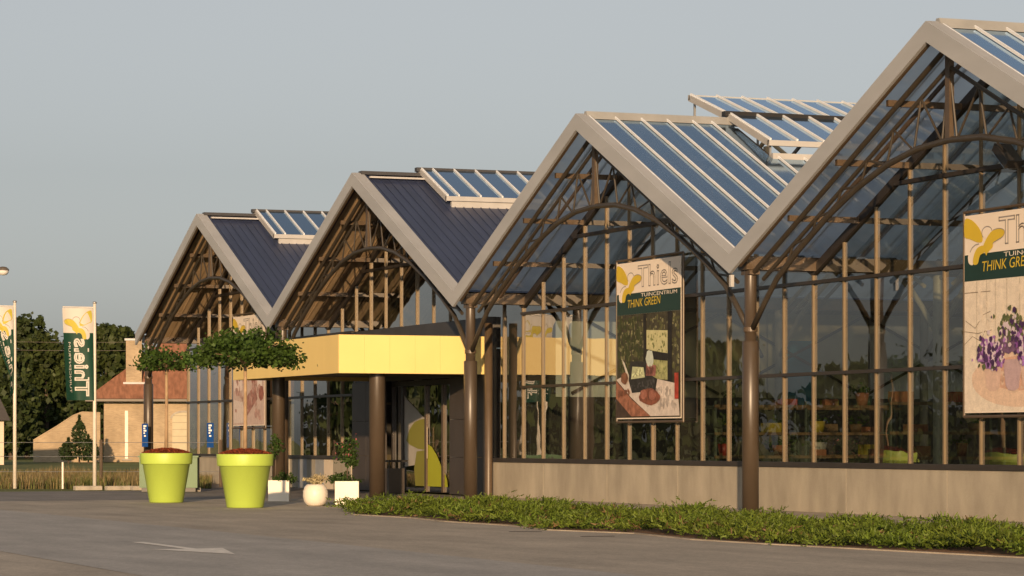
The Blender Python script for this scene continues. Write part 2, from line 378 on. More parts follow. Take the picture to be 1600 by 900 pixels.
# ------------------------------------------------------------------ ground
def sheet(name, poly, z, m, th=None):
    mb = MB()
    mb.add([(x, y, z) for x, y in poly], [tuple(range(len(poly)))])
    return tag(mb.build(name, m), kind='structure')
sheet('field_ground', [(-1500, -1500), (1500, -1500), (1500, 1500), (-1500, 1500)], -.02, M['field'])
sheet('asphalt_road', [(-31.9, -200), (-17.2, -200), (-17.6, -12), (-18.5, -5), (-18.6, 1.9), (-52, 1.9), (-52, -3), (-31.9, -3)], -.008, M['asphalt'])
sheet('forecourt', [(-17.2, -200), (120, -200), (120, 40), (16.6, 40), (16.6, 2.0), (-18.6, 2.0), (-18.5, -5), (-17.6, -12)], -.004, M['forecourt'])
sheet('lane', [(-17.3, -13.75), (-2.7, -13.45), (10, -13.45), (25, -13.6), (110, -14.2), (110, -19.2), (25, -18.75), (10, -18.6), (-17.25, -18.4)], 0.0, M['lane'])
sheet('shop_floor', [(-49.1, 2.25), (16.3, 2.25), (16.3, 37.9), (-49.1, 37.9)], .03, M['floor'])
bedpoly = [(-3.9, -7.1), (-1.5, -7.75), (1.5, -7.55), (4.2, -7.85), (7, -7.7), (9.6, -8.1), (12, -7.5), (15, -7.9), (17.2, -7.75), (20.6, -7.3), (23, -6.95), (26, -7.2), (28.6, -7), (28.6, -3), (-9, -2.6)]
sheet('planting_bed', bedpoly, .006, M['soil'])
kb = MB()
for (xa, ya), (xb, yb) in zip(bedpoly[:12], bedpoly[1:13]):
    d = Vector((xb - xa, yb - ya)).normalized(); n = Vector((-d.y, d.x)) * .05
    kb.add([(xa - n.x, ya - n.y, -.01), (xb - n.x, yb - n.y, -.01), (xb + n.x, yb + n.y, -.01), (xa + n.x, ya + n.y, -.01), (xa - n.x, ya - n.y, .012), (xb - n.x, yb - n.y, .012), (xb + n.x, yb + n.y, .012), (xa + n.x, ya + n.y, .012)],
           [(4, 5, 6, 7), (0, 1, 5, 4), (2, 3, 7, 6), (1, 2, 6, 5), (3, 0, 4, 7)])
tag(kb.build('kerb', M['edging']), kind='structure')
mb = MB(); mb.add([(x, y, .005) for x, y in [(13.2, -16.1), (15.8, -15.99), (15.9, -15.55), (18.05, -16.02), (16.85, -16.62), (16.0, -16.2), (13.2, -15.9)][::-1]], [(0, 1, 2, 3, 4, 5, 6)])
mb = MB(); pts = [(13.0, -16.12), (16.0, -16.13), (15.95, -16.62), (18.1, -16.03), (15.85, -15.55), (15.95, -15.95), (13.0, -15.93)]
mb.add([(x, y, .005) for x, y in pts], [(0, 1, 5, 6), (1, 2, 3), (1, 3, 5), (5, 3, 4)])
single(mb, 'lane_arrow', M['paint'], (15.5, -16, .0), 'worn white arrow painted on the grey lane', 'road marking')

# ------------------------------------------------------------------ the glasshouse
S = 16.4; B0, B1 = -3, 1                  # bays between valleys k*S
APEX_O, APEX_I, VAL_O, VAL_I = 9.19, 8.80, 5.40, 5.0
YW = 2.0                                  # glass wall plane
YB = 38.0                                 # back wall
def zo(u): return VAL_O + (APEX_O - VAL_O) * (1 - abs(u - S / 2) / (S / 2))
def zi(u): return VAL_I + (APEX_I - VAL_I) * (1 - abs(u - S / 2) / (S / 2))
gc = thing('garden_centre', (-16.4, 2, 0), 'long garden centre of four glass gables with beige fascias and yellow entrance canopy', 'building')
bayname = ['far opaque', 'second opaque', 'third glazed', 'near glazed']
WEBU = [0.9 + i * (8.2 - .9) / 7 for i in range(8)]
ARCH = [(0.05, 3.8), (.7, 4.41), (1.22, 4.84), (2.16, 5.36), (3.43, 5.96), (4.68, 6.44), (5.88, 6.78), (7.01, 6.97), (8.2, 7.03)]
def arch_z(u):
    u = min(u, S - u)
    for (a, za), (b, zb) in zip(ARCH, ARCH[1:]):
        if u <= b: return za + (zb - za) * (u - a) / (b - a)
    return 7.03
gal_roof = {0: False, 1: False, 2: True, 3: True}
for bi in range(4):
    X0 = (B0 + bi) * S; glazed = gal_roof[bi]
    # fascia: one folded band with real depth
    mb = MB(); f0, f1 = 0.0, .07
    for sgn in (0, 1):
        us = (0, S / 2) if sgn == 0 else (S / 2, S)
        p = [(us[0], zi(us[0])), (us[1], zi(us[1])), (us[1], zo(us[1])), (us[0], zo(us[0]))]
        mb.prism(p, lambda u, v, t: (X0 + u, t, v), f1, f0)
    fa = mb.build('gable_fascia', M['fascia'], gc)
    mb = MB()
    for a, b in ((.0, S / 2), (S, S / 2)):
        mb.prism([(a, zo(a) - .035), (b, zo(b) - .035), (b, zo(b) + .004), (a, zo(a) + .004)], lambda u, v, t: (X0 + u, t, v), .34, .0725)
    mb.build('fascia_cap', M['fascia'], fa)
    mb = MB()                                       # dark flashing lip under the fascia
    for sgn in (0, 1):
        a, b = ((.3, zi(.3)), (S / 2, zi(S / 2))) if sgn == 0 else ((S / 2, zi(S / 2)), (S - .3, zi(S - .3)))
        mb.beam((X0 + a[0], .11, a[1] + .01), (X0 + b[0], .11, b[1] + .01), .05, .06)
    mb.build('fascia_lip', M['bronze'], gc)
    # roof slopes
    for sgn in (0, 1):
        def P(d, y, lift):                           # d = horizontal distance from ridge
            u = S / 2 - d if sgn == 0 else S / 2 + d
            return (X0 + u, y, zo(u) + lift)
        open_y = 4.0 if bi == 2 else None
        mb = MB(); L_ = -.06
        if open_y:
            mb.quad(P(.05, .305, L_), P(8.0, .305, L_), P(8.0, open_y, L_), P(.05, open_y, L_)); mb.quad(P(2.25, open_y, L_), P(8.0, open_y, L_), P(8.0, YB, L_), P(2.25, YB, L_))
        else:
            mb.quad(P(.0, .305, L_), P(8.05, .305, L_), P(8.05, YB, L_), P(.0, YB, L_))
        slope = mb.build('roof_slope', M['roofglass'] if glazed else M['roofmetal'], gc)
        if glazed:
            y = .30; k = 0
            ys = []
            while y < 30: ys.append(y); y += (.67 if k % 7 != 4 else .5); k += 1
            mb = MB()
            for y in ys:
                dd = 2.25 if (open_y and y > open_y) else .1
                mb.beam(P(dd, y, -.02), P(7.95, y, -.02), .035, .05)
            mb.build('glazing_bars', M['bar'], slope)
        else:
            mb = MB(); y = .5
            while y < 30:
                mb.beam(P(.15, y, -.045), P(7.95, y, -.054), .025, .018); y += .26
            mb.build('roof_ribs', M['roofmetal'], slope)
            mb = MB()                                # boarded ceiling under the metal sheet
            mb.quad(P(.0, .31, -.2), P(8.05, .31, -.2), P(8.05, YB, -.2), P(.0, YB, -.2))
            y = .55
            while y < 34:
                mb.beam(P(.1, y, -.208), P(7.95, y, -.208), .03, .016); y += .33
            mb.build('ceiling', M['ceiling'], slope)
        mb = MB()                                    # purlins along the building
        for q in (.25, .5, .75):
            d = 8.2 * (1 - q); x, _, z = P(d, 0, -.36)
            mb.box(x - .045, x + .045, .34, YB - .1, z - .03, z + .09)
        mb.build('purlins', M['bronze'], slope)
    # ridge cap and vents
    mb = MB(); xr = X0 + S / 2
    if glazed:
        mb.add([(xr - .17, .25, 9.06), (xr + .17, .25, 9.06), (xr + .05, .25, 9.25), (xr - .05, .25, 9.25), (xr - .17, YB, 9.06), (xr + .17, YB, 9.06), (xr + .05, YB, 9.25), (xr - .05, YB, 9.25)],
               [(0, 3, 2, 1), (4, 5, 6, 7), (0, 1, 5, 4), (1, 2, 6, 5), (2, 3, 7, 6), (3, 0, 4, 7)])
        mb.build('ridge_cap', M['capmetal'], gc)
    else:
        mb.box(xr - .14, xr + .14, .25, YB, 9.14, 9.24); mb.build('ridge_cap', M['band'], gc)
        mb = MB(); mb.beam((xr + .42, .4, 9.04), (xr + .42, 2.4, 9.04), .12, .05)
        mb.build('ridge_flashing', M['vframe'], gc)
    if bi != 3:
        for sgn in (0, 1):
            s_ = -1 if sgn == 0 else 1
            y0 = 4.0 if bi == 2 else 2.1
            if bi == 2:
                a = (xr + s_ * .04, 9.33); b = (xr + s_ * 2.15, 10.02) if sgn == 0 else (xr + s_ * 2.2, 8.50)
            else:
                a = (xr + s_ * .04, 9.36); b = (xr + s_ * 2.25, 8.40)
            mb = MB(); mb.quad((a[0], y0 + .05, a[1]), (b[0], y0 + .05, b[1]), (b[0], 34, b[1]), (a[0], 34, a[1]))
            v = mb.build('roof_vent', M['ventglass'], gc)
            mb = MB(); y = y0; k = 0
            while y < 30:
                mb.beam((a[0], y, a[1] + .03), (b[0], y, b[1] + .03), .042, .05); y += .34 if k == 0 and bi != 2 else (.66 if bi != 2 else .70); k += 1
            mb.build('glazing_bars', M['bar'], v)
            mb = MB(); d = Vector((b[0] - a[0], 0, b[1] - a[1])).normalized()
            mb.beam((a[0], y0 - .03, a[1] - .06), (b[0], y0 - .03, b[1] - .07), .06, .15)
            mb.beam((b[0], y0 - .06, b[1] - .06), (b[0], 34, b[1] - .06), .10, .13)
            mb.build('vent_frame', M['vframe'], v)
            mb = MB()
            if bi == 2:
                for y in ((y0 + .02, y0 + 1.75, y0 + 3.5, y0 + 5.2) if True else ()):
                    mb.box(b[0] - s_ * .12 - .02, b[0] - s_ * .12 + .02, y, y + .05, zo(S / 2 + 2.15) - .1, b[1] - .1)
                mb.build('vent_struts', M['steel'], v)
                mb = MB(); xx = xr + s_ * 2.26; zz = zo(S / 2 + 2.26)
                mb.box(xx - .06, xx + .06, y0, 34, zz - .12, zz + .05); mb.build('vent_sill', M['vframe'], v)
            else:
                xx = xr + s_ * 2.18; zz = zo(S / 2 + 2.18)
                mb.box(xx - .05, xx + .05, y0 + .12, 34, zz - .1, zz + .1); mb.build('vent_sill', M['vframe'], v)
            if sgn == 0:
                mb = MB(); mb.box(xr - .1, xr + .1, y0 - .15, 34, 9.285, 9.40); mb.build('vent_hinge_cap', M['black'] if bi == 2 else M['band'], v)
    # gable end glass: posts every 1.367 m, panes between, transoms
    xs = [X0 + S / 12 * i for i in range(13)]
    def top(x): return zi(x - X0) - .02
    for i, x in enumerate(xs[:-1]):
        u = x - X0
        zb = 1.05
        if bi == 1 and -30.1 < x < -18.9 or (bi == 0 and False): zb = 4.86
        if bi == 1 and -33 < x <= -30.0: zb = 1.05
        zt = top(x) if i else 5.0
        if 5.35 < 99:
            mb = MB()
            mb.box(x - .025, x + .025, YW - .05, YW + .010, zb, max(zt, 4.98)); mb.build('mullion', M['mullion'], gc)
    mb = MB()
    for i in range(12):
        xa, xb = xs[i] + .025, xs[i + 1] - .025
        zb = 1.05
        if bi == 1 and xa > -30.2 and xb < -18.7: zb = 4.86
        n = 3; cuts = [zb, 2.92, 4.85]
        zs = [zb] + [z for z in (2.92, 4.85) if z > zb + .1]
        for j, z in enumerate(zs):
            jt = [rnd.uniform(-.005, .005) for _ in range(2)]
            if j < len(zs) - 1: zt0 = zt1 = zs[j + 1]
            else: zt0, zt1 = top(xa) + .02, top(xb) + .02
            if j == len(zs) - 1 and i == 5 or i == 6: pass
            mb.quad((xa, YW + jt[0], z), (xb, YW + jt[1], z), (xb, YW + jt[1], zt1), (xa, YW + jt[0], zt0))
    mb.build('glazing', M['glass'], gc)
    mb = MB()
    for z in (2.92, 4.85):
        if bi == 1:
            mb.box(X0 + .0, -30.25, YW - .095, YW + .02, z - .035, z + .035)
        else: mb.box(X0, X0 + S, YW - .095, YW + .02, z - .035, z + .035)
    d = (6.65 - VAL_I) / (APEX_I - VAL_I) * S / 2
    mb.box(X0 + d, X0 + S - d, YW - .08, YW + .05, 6.61, 6.69)
    for (u0, u1) in ((0, S / 2), (S / 2, S)): mb.beam((X0 + u0, YW, zi(u0) + .08), (X0 + u1, YW, zi(u1) + .08), .12, .18)
    mb.build('transom', M['dark'], gc)
    # trusses
    for ti, y in enumerate((.5, 5.0, 9.5, 14.0, 18.5, 24.0) if glazed else (.5, 9.0)):
        mt = M['tube'] if ti == 0 else M['inner_steel'] if glazed else M['tube']
        mb = MB(); k = .42
        mb.tube([(X0 + .12, y, zi(.12) - .05), (X0 + S / 2, y, zi(S / 2) - .02), (X0 + S - .12, y, zi(.12) - .05)], .055)
        mb.tube([(X0 + .6, y, zi(.6) - k), (X0 + S / 2, y, zi(S / 2) - k), (X0 + S - .6, y, zi(.6) - k)], .045)
        tr = mb.build('truss', mt, gc)
        mb = MB(); pts = [(X0 + u, y, z) for u, z in ARCH] + [(X0 + S - u, y, z) for u, z in ARCH[::-1][1:]]
        mb.tube(pts, .062, 10); mb.build('arch', mt, tr, True)
        mb = MB()
        for sd in (0, 1):
            f = (lambda u: u) if sd == 0 else (lambda u: S - u)
            for i in range(7):
                ua, ub = WEBU[i], WEBU[i + 1]; um = (ua + ub) / 2 + .25
                mb.tube([(X0 + f(ua), y, zi(ua) - k), (X0 + f(um), y, arch_z(um))], .024, 6)
                mb.tube([(X0 + f(ub), y, zi(ub) - k), (X0 + f(um), y, arch_z(um))], .024, 6)
        mb.build('web', mt, tr)
        mb = MB(); mb.box(X0 + S / 2 - .08, X0 + S / 2 + .08, y - .05, y + .05, 7.0, 8.6); mb.build('king_post', M['bronze'] if ti == 0 else mt, tr)
    # glazing rafters seen below the sheets
    for y in ((1.25, 2.9, 4.2, 6.2, 8.4, 10.7, 13, 15.2, 17.6, 20, 22) if glazed else (1.4, 6)):
        for u0, u1 in ((.15, S / 2), (S - .15, S / 2)):
            dz = .22 if glazed else .32
            mb = MB(); mb.beam((X0 + u0, y, zo(u0) - dz), (X0 + u1, y, zo(u1) - dz), .05, .08); mb.build('rafter', M['bronze'], gc)
# valley gutters, columns
for k in range(B0, B1 + 1):
    x = k * S
    mb = MB(); mb.box(x - .2, x + .2, .31, YB, 5.08, 5.36); mb.build('valley_gutter', M['bronze'], gc)
    for ti, y in enumerate((.5, 5.0, 9.5, 14.0, 18.5, 24.0)):
        mb = MB()
        if ti == 0:
            mb.lathe((x, y, 0), [(.0, 0), (.175, 0), (.175, 3.58), (.15, 3.6), (.128, 3.6), (.128, 5.08)], 28)
            c = mb.build('column', M['column'], gc)
            for p in c.data.polygons: p.use_smooth = abs(p.normal.z) < .5
            mb = MB(); mb.box(x - .2, x + .2, y - .12, y + .12, 4.98, 5.07); mb.build('top_plate', M['bronze'], c); mb = MB(); mb.lathe((x, y, 3.78), [(.128, 0), (.15, .01), (.15, .1), (.128, .11)], 24); mb.build('collar', M['bronze'], c)
        else:
            mb.lathe((x, y, 0), [(.12, 0), (.12, 5.08)], 16); mb.build('inner_column', M['inner_steel'], gc, True)
mb = MB(); mb.box(-.04, .04, .02, .1, 4.72, 4.97); mb.build('spout', M['vframe'], gc)
# plinth and sill
for xa, xb in [(-49.3, -45.1), (-45.1, -41), (-41, -36.6)] + [(-18.86 + i * 4.1 if i else -18.86, -18.86 + 4.1 * (i + 1)) for i in range(8)] + [(-18.86 + 32.8, 16.5)]:
    mb = MB(); mb.box(xa + .008, xb - .008, YW - .12, YW + .1, 0, .94); mb.build('plinth_panel', M['concrete'], gc)
stripes = [M['partition'], M['lead'], M['render'], M['lead'], M['partition'], M['beige'], M['render']]
for i in range(7):
    xa = -36.5 + i * 6.2 / 7; mb = MB(); mb.box(xa, xa + 6.2 / 7 - .01, YW - .1, YW + .1, 0, .94)
    mb.build('plinth_panel', M['plinth_b'] if 'plinth_b' in M else [M['concrete'], M['lead'], M['concrete'], M['lead'], M['render'], M['concrete'], M['concrete']][i], gc)
for xa, xb in ((-49.3, -30.3), (-18.86, 16.5)):
    mb = MB(); mb.box(xa, xb, YW - .16, YW + .12, .945, 1.05); mb.build('sill', M['dark'], gc)
# end walls and back wall
mb = MB(); mb.quad((16.42, YW, 1), (16.42, YB, 1), (16.42, YB, 5.05), (16.42, YW, 5.05)); mb.quad((-49.22, 6.1, 1), (-49.22, YW, 1), (-49.22, YW, 5.05), (-49.22, 6.1, 5.05)); mb.build('side_glazing', M['glass'], gc)
mb = MB()
for xx in (16.4, -49.2):
    mb.box(xx - .08, xx + .08, YW + .13, YB - .12, 0, 1.0)
    for i in range(1, 27): y = YW + i * 1.367; mb.box(xx - .05, xx + .05, y - .04, y + .04, 1.01, 5.04)
    mb.box(xx - .06, xx + .06, YW + .13, YB - .12, 2.88, 2.96)
mb.build('side_wall_frame', M['mullion'], gc)
mb = MB(); mb.box(-49.30, -49.1 - .19, 6.11, YB - .12, 1.0, 5.04); mb.build('side_wall', M['cladding'], gc)
mb = MB()
for bi in range(4):
    X0 = (B0 + bi) * S
    mb.prism([(0.02, 0), (S - .02, 0), (S - .02, 5.05), (S / 2, 8.95), (.02, 5.05)], lambda u, v, t: (X0 + u, t, v), YB, YB + .15)
mb.build('back_wall', M['partition'], gc)
# corner posts at the entrance and entrance wall
mb = MB(); mb.box(-18.86, -18.62, YW - .22, YW + .1, 0, 4.86); mb.build('corner_post', M['dark'], gc)
mb = MB(); mb.lathe((-18.05, YW - .35, 0), [(.11, 0), (.11, 4.66), (0, 4.66)], 18); mb.build('downpipe', M['bronze'], gc, True)
mb = MB(); mb.box(-36.4, -18.87, YW - .05, YW + .12, 4.30, 4.85); mb.box(-30.25, -18.87, YW - .04, YW + .1, 3.28, 4.295); mb.build('upper_wall', M['band'], gc)
for xa, xb in ((-30.25, -28.95), (-28.94, -27.55), (-21.75, -20.3), (-20.29, -18.87)):
    for za, zb in ((0.02, 1.05), (1.06, 2.1), (2.11, 3.27)):
        mb = MB(); mb.box(xa, xb - .008, YW - .08, YW + .1, za, zb); mb.build('cladding_panel', M['cladding'], gc)
# canopy
can = MB(); y0, y1 = -2.35, YW - .06; xa, xb = -28.6, -18.7
can.box(xa + .04, xb - .04, y0 + .04, y1 - .04, 3.42, 4.18); canopy = can.build('canopy', M['soffit'], gc)
n = 6; yy = [y0 + (y1 - y0) * i / n for i in range(n + 1)]
mb = MB()
for i in range(n): mb.box(xb - .035, xb, yy[i] + .002, yy[i + 1] - .002, 3.305, 4.325)
for i in range(8):
    a = xa + (xb - .036 - xa) * i / 8; b = xa + (xb - .036 - xa) * (i + 1) / 8; mb.box(a + .002, b - .002, y0, y0 + .035, 3.305, 4.325)
mb.box(xa, xa + .035, y0 + .04, y1, 3.305, 4.325)
mb.build('yellow_panels', M['yellow'], canopy)
mb = MB(); mb.box(xa + .037, xb - .037, y0 + .037, y1, 4.19, 4.30); mb.build('canopy_roof', M['band'], canopy)
for (cx_, cy_, r_) in ((-19.35, -1.05, .215), (-28.1, -1.1, .19)):
    mb = MB(); mb.lathe((cx_, cy_, 0), [(0, 0), (r_, 0), (r_, 3.42)], 28); c = mb.build('canopy_column', M['column'], canopy)
    for p in c.data.polygons: p.use_smooth = abs(p.normal.z) < .5
# doors
yd = YW + .25
mb = MB(); mb.box(-27.5, -21.8, yd - .02, yd + .1, 3.12, 3.27); mb.box(-27.5, -27.38, yd - .03, yd + .1, .03, 3.11); mb.box(-21.92, -21.8, yd - .03, yd + .1, .03, 3.11)
door = mb.build('entrance_door', M['dark'], gc)
mb = MB()
xsd = [-27.4, -26.55, -24.55, -23.15, -21.9]
for i in range(4): mb.quad((xsd[i] + .05, yd + .03, .05), (xsd[i + 1] - .05, yd + .03, .05), (xsd[i + 1] - .05, yd + .03, 3.1), (xsd[i] + .05, yd + .03, 3.1))
mb.build('door_glass', M['glass'], door)
for x, m in zip(xsd[1:4], (M['dark'], M['bronze'], M['bronze'])):
    mb = MB(); mb.box(x - .07, x + .07, yd - .03, yd + .08, .04, 3.11); mb.build('door_post', m, door)
fd = lambda u, v, t=0: (u, yd + .015 - t, v)
mb = MB(); mb.add([fd(*p) for p in [(-26.45, 1.5), (-26.45, 2.85), (-26.2, 2.72), (-25.1, 2.3), (-24.65, 2.15), (-24.65, 1.2), (-25.6, .8), (-26.4, .75)]], [tuple(range(8))])
mb.cur = 1; mb.add([fd(u, v, .003) for u, v in [(-26.3, 1.52), (-26.0, 1.85), (-25.6, 2.05), (-25.1, 2.13), (-24.65, 2.15), (-24.65, 1.25), (-25.3, 1.28), (-26.0, 1.4)]], [tuple(range(8))])
mb.cur = 2; mb.add([fd(u, v, .003) for u, v in [(-25.5, .2), (-25.6, .7), (-25.4, 1.2), (-24.65, 1.24), (-24.65, .2)]], [tuple(range(5))])
mb.cur = 1; mb.cur = 3; mb.add([fd(u, v, .003) for u, v in [(-24.45, .2), (-24.45, 1.42), (-24.1, 1.33), (-23.7, 1.1), (-23.4, .85), (-23.24, .68), (-23.24, .2)]], [tuple(range(7))])
mb.add([fd(u, v, .003) for u, v in [(-23.05, .2), (-23.05, .62), (-22.85, .4), (-22.8, .2)]], [tuple(range(4))])
mb.build('door_sticker', [M['stickergrey'], M['leafolive'], M['leafolive'], M['leafgreen']], door)
mb = MB()
for z0, z1 in ((2.44, 2.55), (2.18, 2.28), (2.02, 2.12), (1.86, 1.92), (1.74, 1.79), (1.12, 1.17), (1.02, 1.06)): mb.add([fd(u, v, .003) for u, v in [(-22.6, z0), (-22.12, z0), (-22.12, z1), (-22.6, z1)]], [(0, 1, 2, 3)])
mb.build('opening_hours_sticker', M['stickergrey'], door)
mb = MB(); mb.tube([(-24.3, yd - .06, 1.0), (-24.3, yd - .06, 1.9)], .02); mb.build('door_handle', M['mullion'], door)
# interior partition between halls
for i in range(10):
    ya = 3.6 + i * 3.2; m = [M['partition'], M['beige'], M['beige'], M['partition'], M['partition'], M['partition']][i % 6] if i < 6 else M['partition']
    mb = MB(); mb.box(-18.2, -18.05, ya, ya + 3.15, 2.7, 5.05); mb.build('partition_panel', m, gc)
mb = MB()
for i in range(7):
    ya = 4 + i * 4.5
    mb.tube([(-17.9, ya, 2.8), (-17.9, ya + 4.4, 5.0)], .04, 6); mb.tube([(-17.9, ya + 4.4, 2.8), (-17.9, ya, 5.0)], .04, 6)
mb.build('wind_brace', M['tube'], gc)
mb = MB(); mb.box(-18.04, -17.95, 10.3, 11.3, 2.5, 4.3); mb.build('teal_banner', M['teal'], gc)
mb = MB(); mb.box(-18.2, -18.05, 2.2, 37, 0.05, 2.69); mb.box(-18.2, -18.05, 2.2, 3.59, 2.7, 5.0); mb.build('partition_base', M['cladding'], gc)

# ------------------------------------------------------------------ emblem and posters
def fan(mb, poly, fn): mb.add([fn(*p) for p in poly], [tuple(range(len(poly)))])
def smoothpoly(p, n=4):
    q = []
    for i in range(len(p)):
        a, b, c, d = (Vector(p[(i + k) % len(p)]) for k in (-1, 0, 1, 2))
        for j in range(n):
            t = j / n
            q.append(tuple(.5 * ((2 * b) + (c - a) * t + (2 * a - 5 * b + 4 * c - d) * t * t + (3 * b - a - 3 * c + d) * t ** 3)))
    return q
def stroke(mb, pts, w_, fn):
    for a, b in zip(pts, pts[1:]):
        a = Vector(a); b = Vector(b); d = (b - a)
        if d.length < 1e-6: continue
        d.normalize(); n = Vector((-d.y, d.x)) * w_ / 2
        mb.add([fn(*p) for p in (a - n, b - n, b + n, a + n)], [(0, 1, 2, 3)])
EM = dict(
    wing1=[(.012, .677), (.2, .677), (.41, .583), (.595, .427), (.667, .24), (.49, .22), (.2, .30), (.0, .365)],
    head=[(.82 + .19 * math.cos(t * PI / 8), .385 + .115 * math.sin(t * PI / 8)) for t in range(16)],
    wing2=[(.70, .16), (.95, .38), (1.24, .437), (1.45, .385), (1.41, .28), (1.16, .21), (1.05, .175), (1.03, .10), (.95, .055), (.84, .0), (.80, -.045), (.74, .05)],
    legw=[(.16, .03), (.41, .156), (.5, .14), (.36, .0), (.32, -.187), (.19, -.177), (.13, -.10)],
    legy=[(.7, .15), (.76, .03), (.58, -.03), (.49, -.185), (.33, -.18), (.345, -.03), (.47, .11)])
def emblem(parent_fn, mir, sx=1., sz=1., layer=0.004):
    """fn(u, v, lift)"""
    w_ = MB(); y_ = MB(); g_ = MB()
    def f(l): return lambda u, v: parent_fn(mir * u * sx, v * sz, l)
    fan(w_, smoothpoly(EM['legw'], 3), f(layer)); fan(w_, EM['head'], f(layer))
    fan(y_, smoothpoly(EM['wing1'], 3), f(layer * 1.5)); fan(y_, smoothpoly(EM['wing2'], 3), f(layer * 2)); fan(y_, smoothpoly(EM['legy'], 3), f(layer * 2.5))
    h = EM['head'] + EM['head'][:1]; stroke(g_, h[:11], .022, f(layer * 1.2))
    stroke(g_, [(.2, .05), (.28, .13), (.40, .18), (.53, .19)], .022, f(layer * 1.2))
    sm = smoothpoly(EM['wing2'], 3); stroke(g_, sm[4:20], .016, f(layer * 2.8))
    return w_, y_, g_

def poster(x0, label, pic):
    PX, PZ = 3.65, 3.75
    t = thing('poster', (x0 + PX / 2, 1.8, 2.03), label, 'poster', 'tall hanging posters in the gables')
    yf = 1.80
    fn = lambda u, v, l=0.: (x0 + u, yf - l, 2.03 + v)
    mb = MB(); mb.box(x0, x0 + PX, yf, yf + .012, 2.03, 5.78); sheet_ = mb.build('banner_sheet', M['pwhite'], t)
    mb = MB(); r = .03; e = .07
    for a, b in (((-e, -e), (PX + e, -e)), ((PX + e, -e), (PX + e, PZ + e)), ((PX + e, PZ + e), (-e, PZ + e)), ((-e, PZ + e), (-e, -e))):
        A = Vector(fn(*a)); B = Vector(fn(*b)); A.y = B.y = 1.83; mb.tube([A, B], r, 8)
    mb.build('poster_frame', M['bronze'], t)
    mb = MB(); fan(mb, [(0, 2.50), (PX, 2.50), (PX, 3.02), (0, 3.0)], lambda u, v: fn(u, v, .003)); band = mb.build('green_band', M['pgreen'], t)
    ef = lambda u, v, l: (x0 + u, yf - .002 - l, 5.03 + v)
    w_, y_, g_ = emblem(ef, 1)
    em = y_.build('emblem', M['pyellow'], t); w_.build('emblem_white', M['pwhite'], em); g_.build('emblem_outline', M['pgrey'], em)
    mb = MB(); put_text(mb, 'Thiels', lambda u, v: fn(u, v, .004), 1.25, 3.47, 3.14, 3.64, .026); mb.build('lettering', M['pgrey'], t)
    mb = MB(); put_text(mb, 'TUINCENTRUM', lambda u, v: fn(u, v, .006), 1.42, 3.45, 2.90, 2.985); mb.build('lettering', M['pwhite'], t)
    mb = MB(); put_text(mb, 'THINK GREEN', lambda u, v: fn(u, v + .02 * (u - .6), .006), .62, 2.5, 2.66, 2.85, 0, .03); mb.build('lettering', M['pyellow'], t)
    pic(t, lambda u, v, l=0.: fn(u, v, .003 + l), PX)
    return t
BC = [0]
def blob(mb, cx, cy, rx, ry, fn, l, n=14, jag=.12):
    BC[0] += 1; l += (BC[0] % 170) * 8e-6          # prints overlap: keep each dab of ink a hair apart
    pts = [(cx + rx * math.cos(2 * PI * k / n) * (1 + rnd.uniform(-jag, jag)), cy + ry * math.sin(2 * PI * k / n) * (1 + rnd.uniform(-jag, jag))) for k in range(n)]
    mb.add([fn(u, v, l) for u, v in pts], [tuple(range(n))])
pcol = {}
def pm(c, var=.38, sc=7.):
    k = tuple(c)
    if sum(c) > 1.2: var = .10
    if k not in pcol: pcol[k] = mat('print_ink', c, .6, 0, var, sc, .3, fine=.15)
    return pcol[k]
def paint(t, name, items, fn):
    """items: list of (colour, drawing callable(mb, lift)); one printed picture of many inks"""
    mb = MB(); ms = []
    for i, (c, d) in enumerate(items):
        m = pm(c)
        if m not in ms: ms.append(m)
        mb.cur = ms.index(m); d(mb, .0015 * (i + 1))
    return mb.build(name, ms, t)
def clampblobs(n, u0, u1, v0, v1, r0, r1, fn):
    spots = [(rnd.uniform(u0 + r1, u1 - r1), rnd.uniform(v0 + r1, v1 - r1), rnd.uniform(r0, r1), rnd.uniform(r0, r1)) for _ in range(n)]
    return lambda mb, l: [blob(mb, a, b, c, d, fn, l, 8, .4) for a, b, c, d in spots]
def dapple(c, n, u0, u1, v0, v1, r, fn, k=.75):
    c2 = tuple(min(.85, q * k) for q in c)
    return (c2, clampblobs(n, u0, u1, v0, v1, r * .4, r, fn))
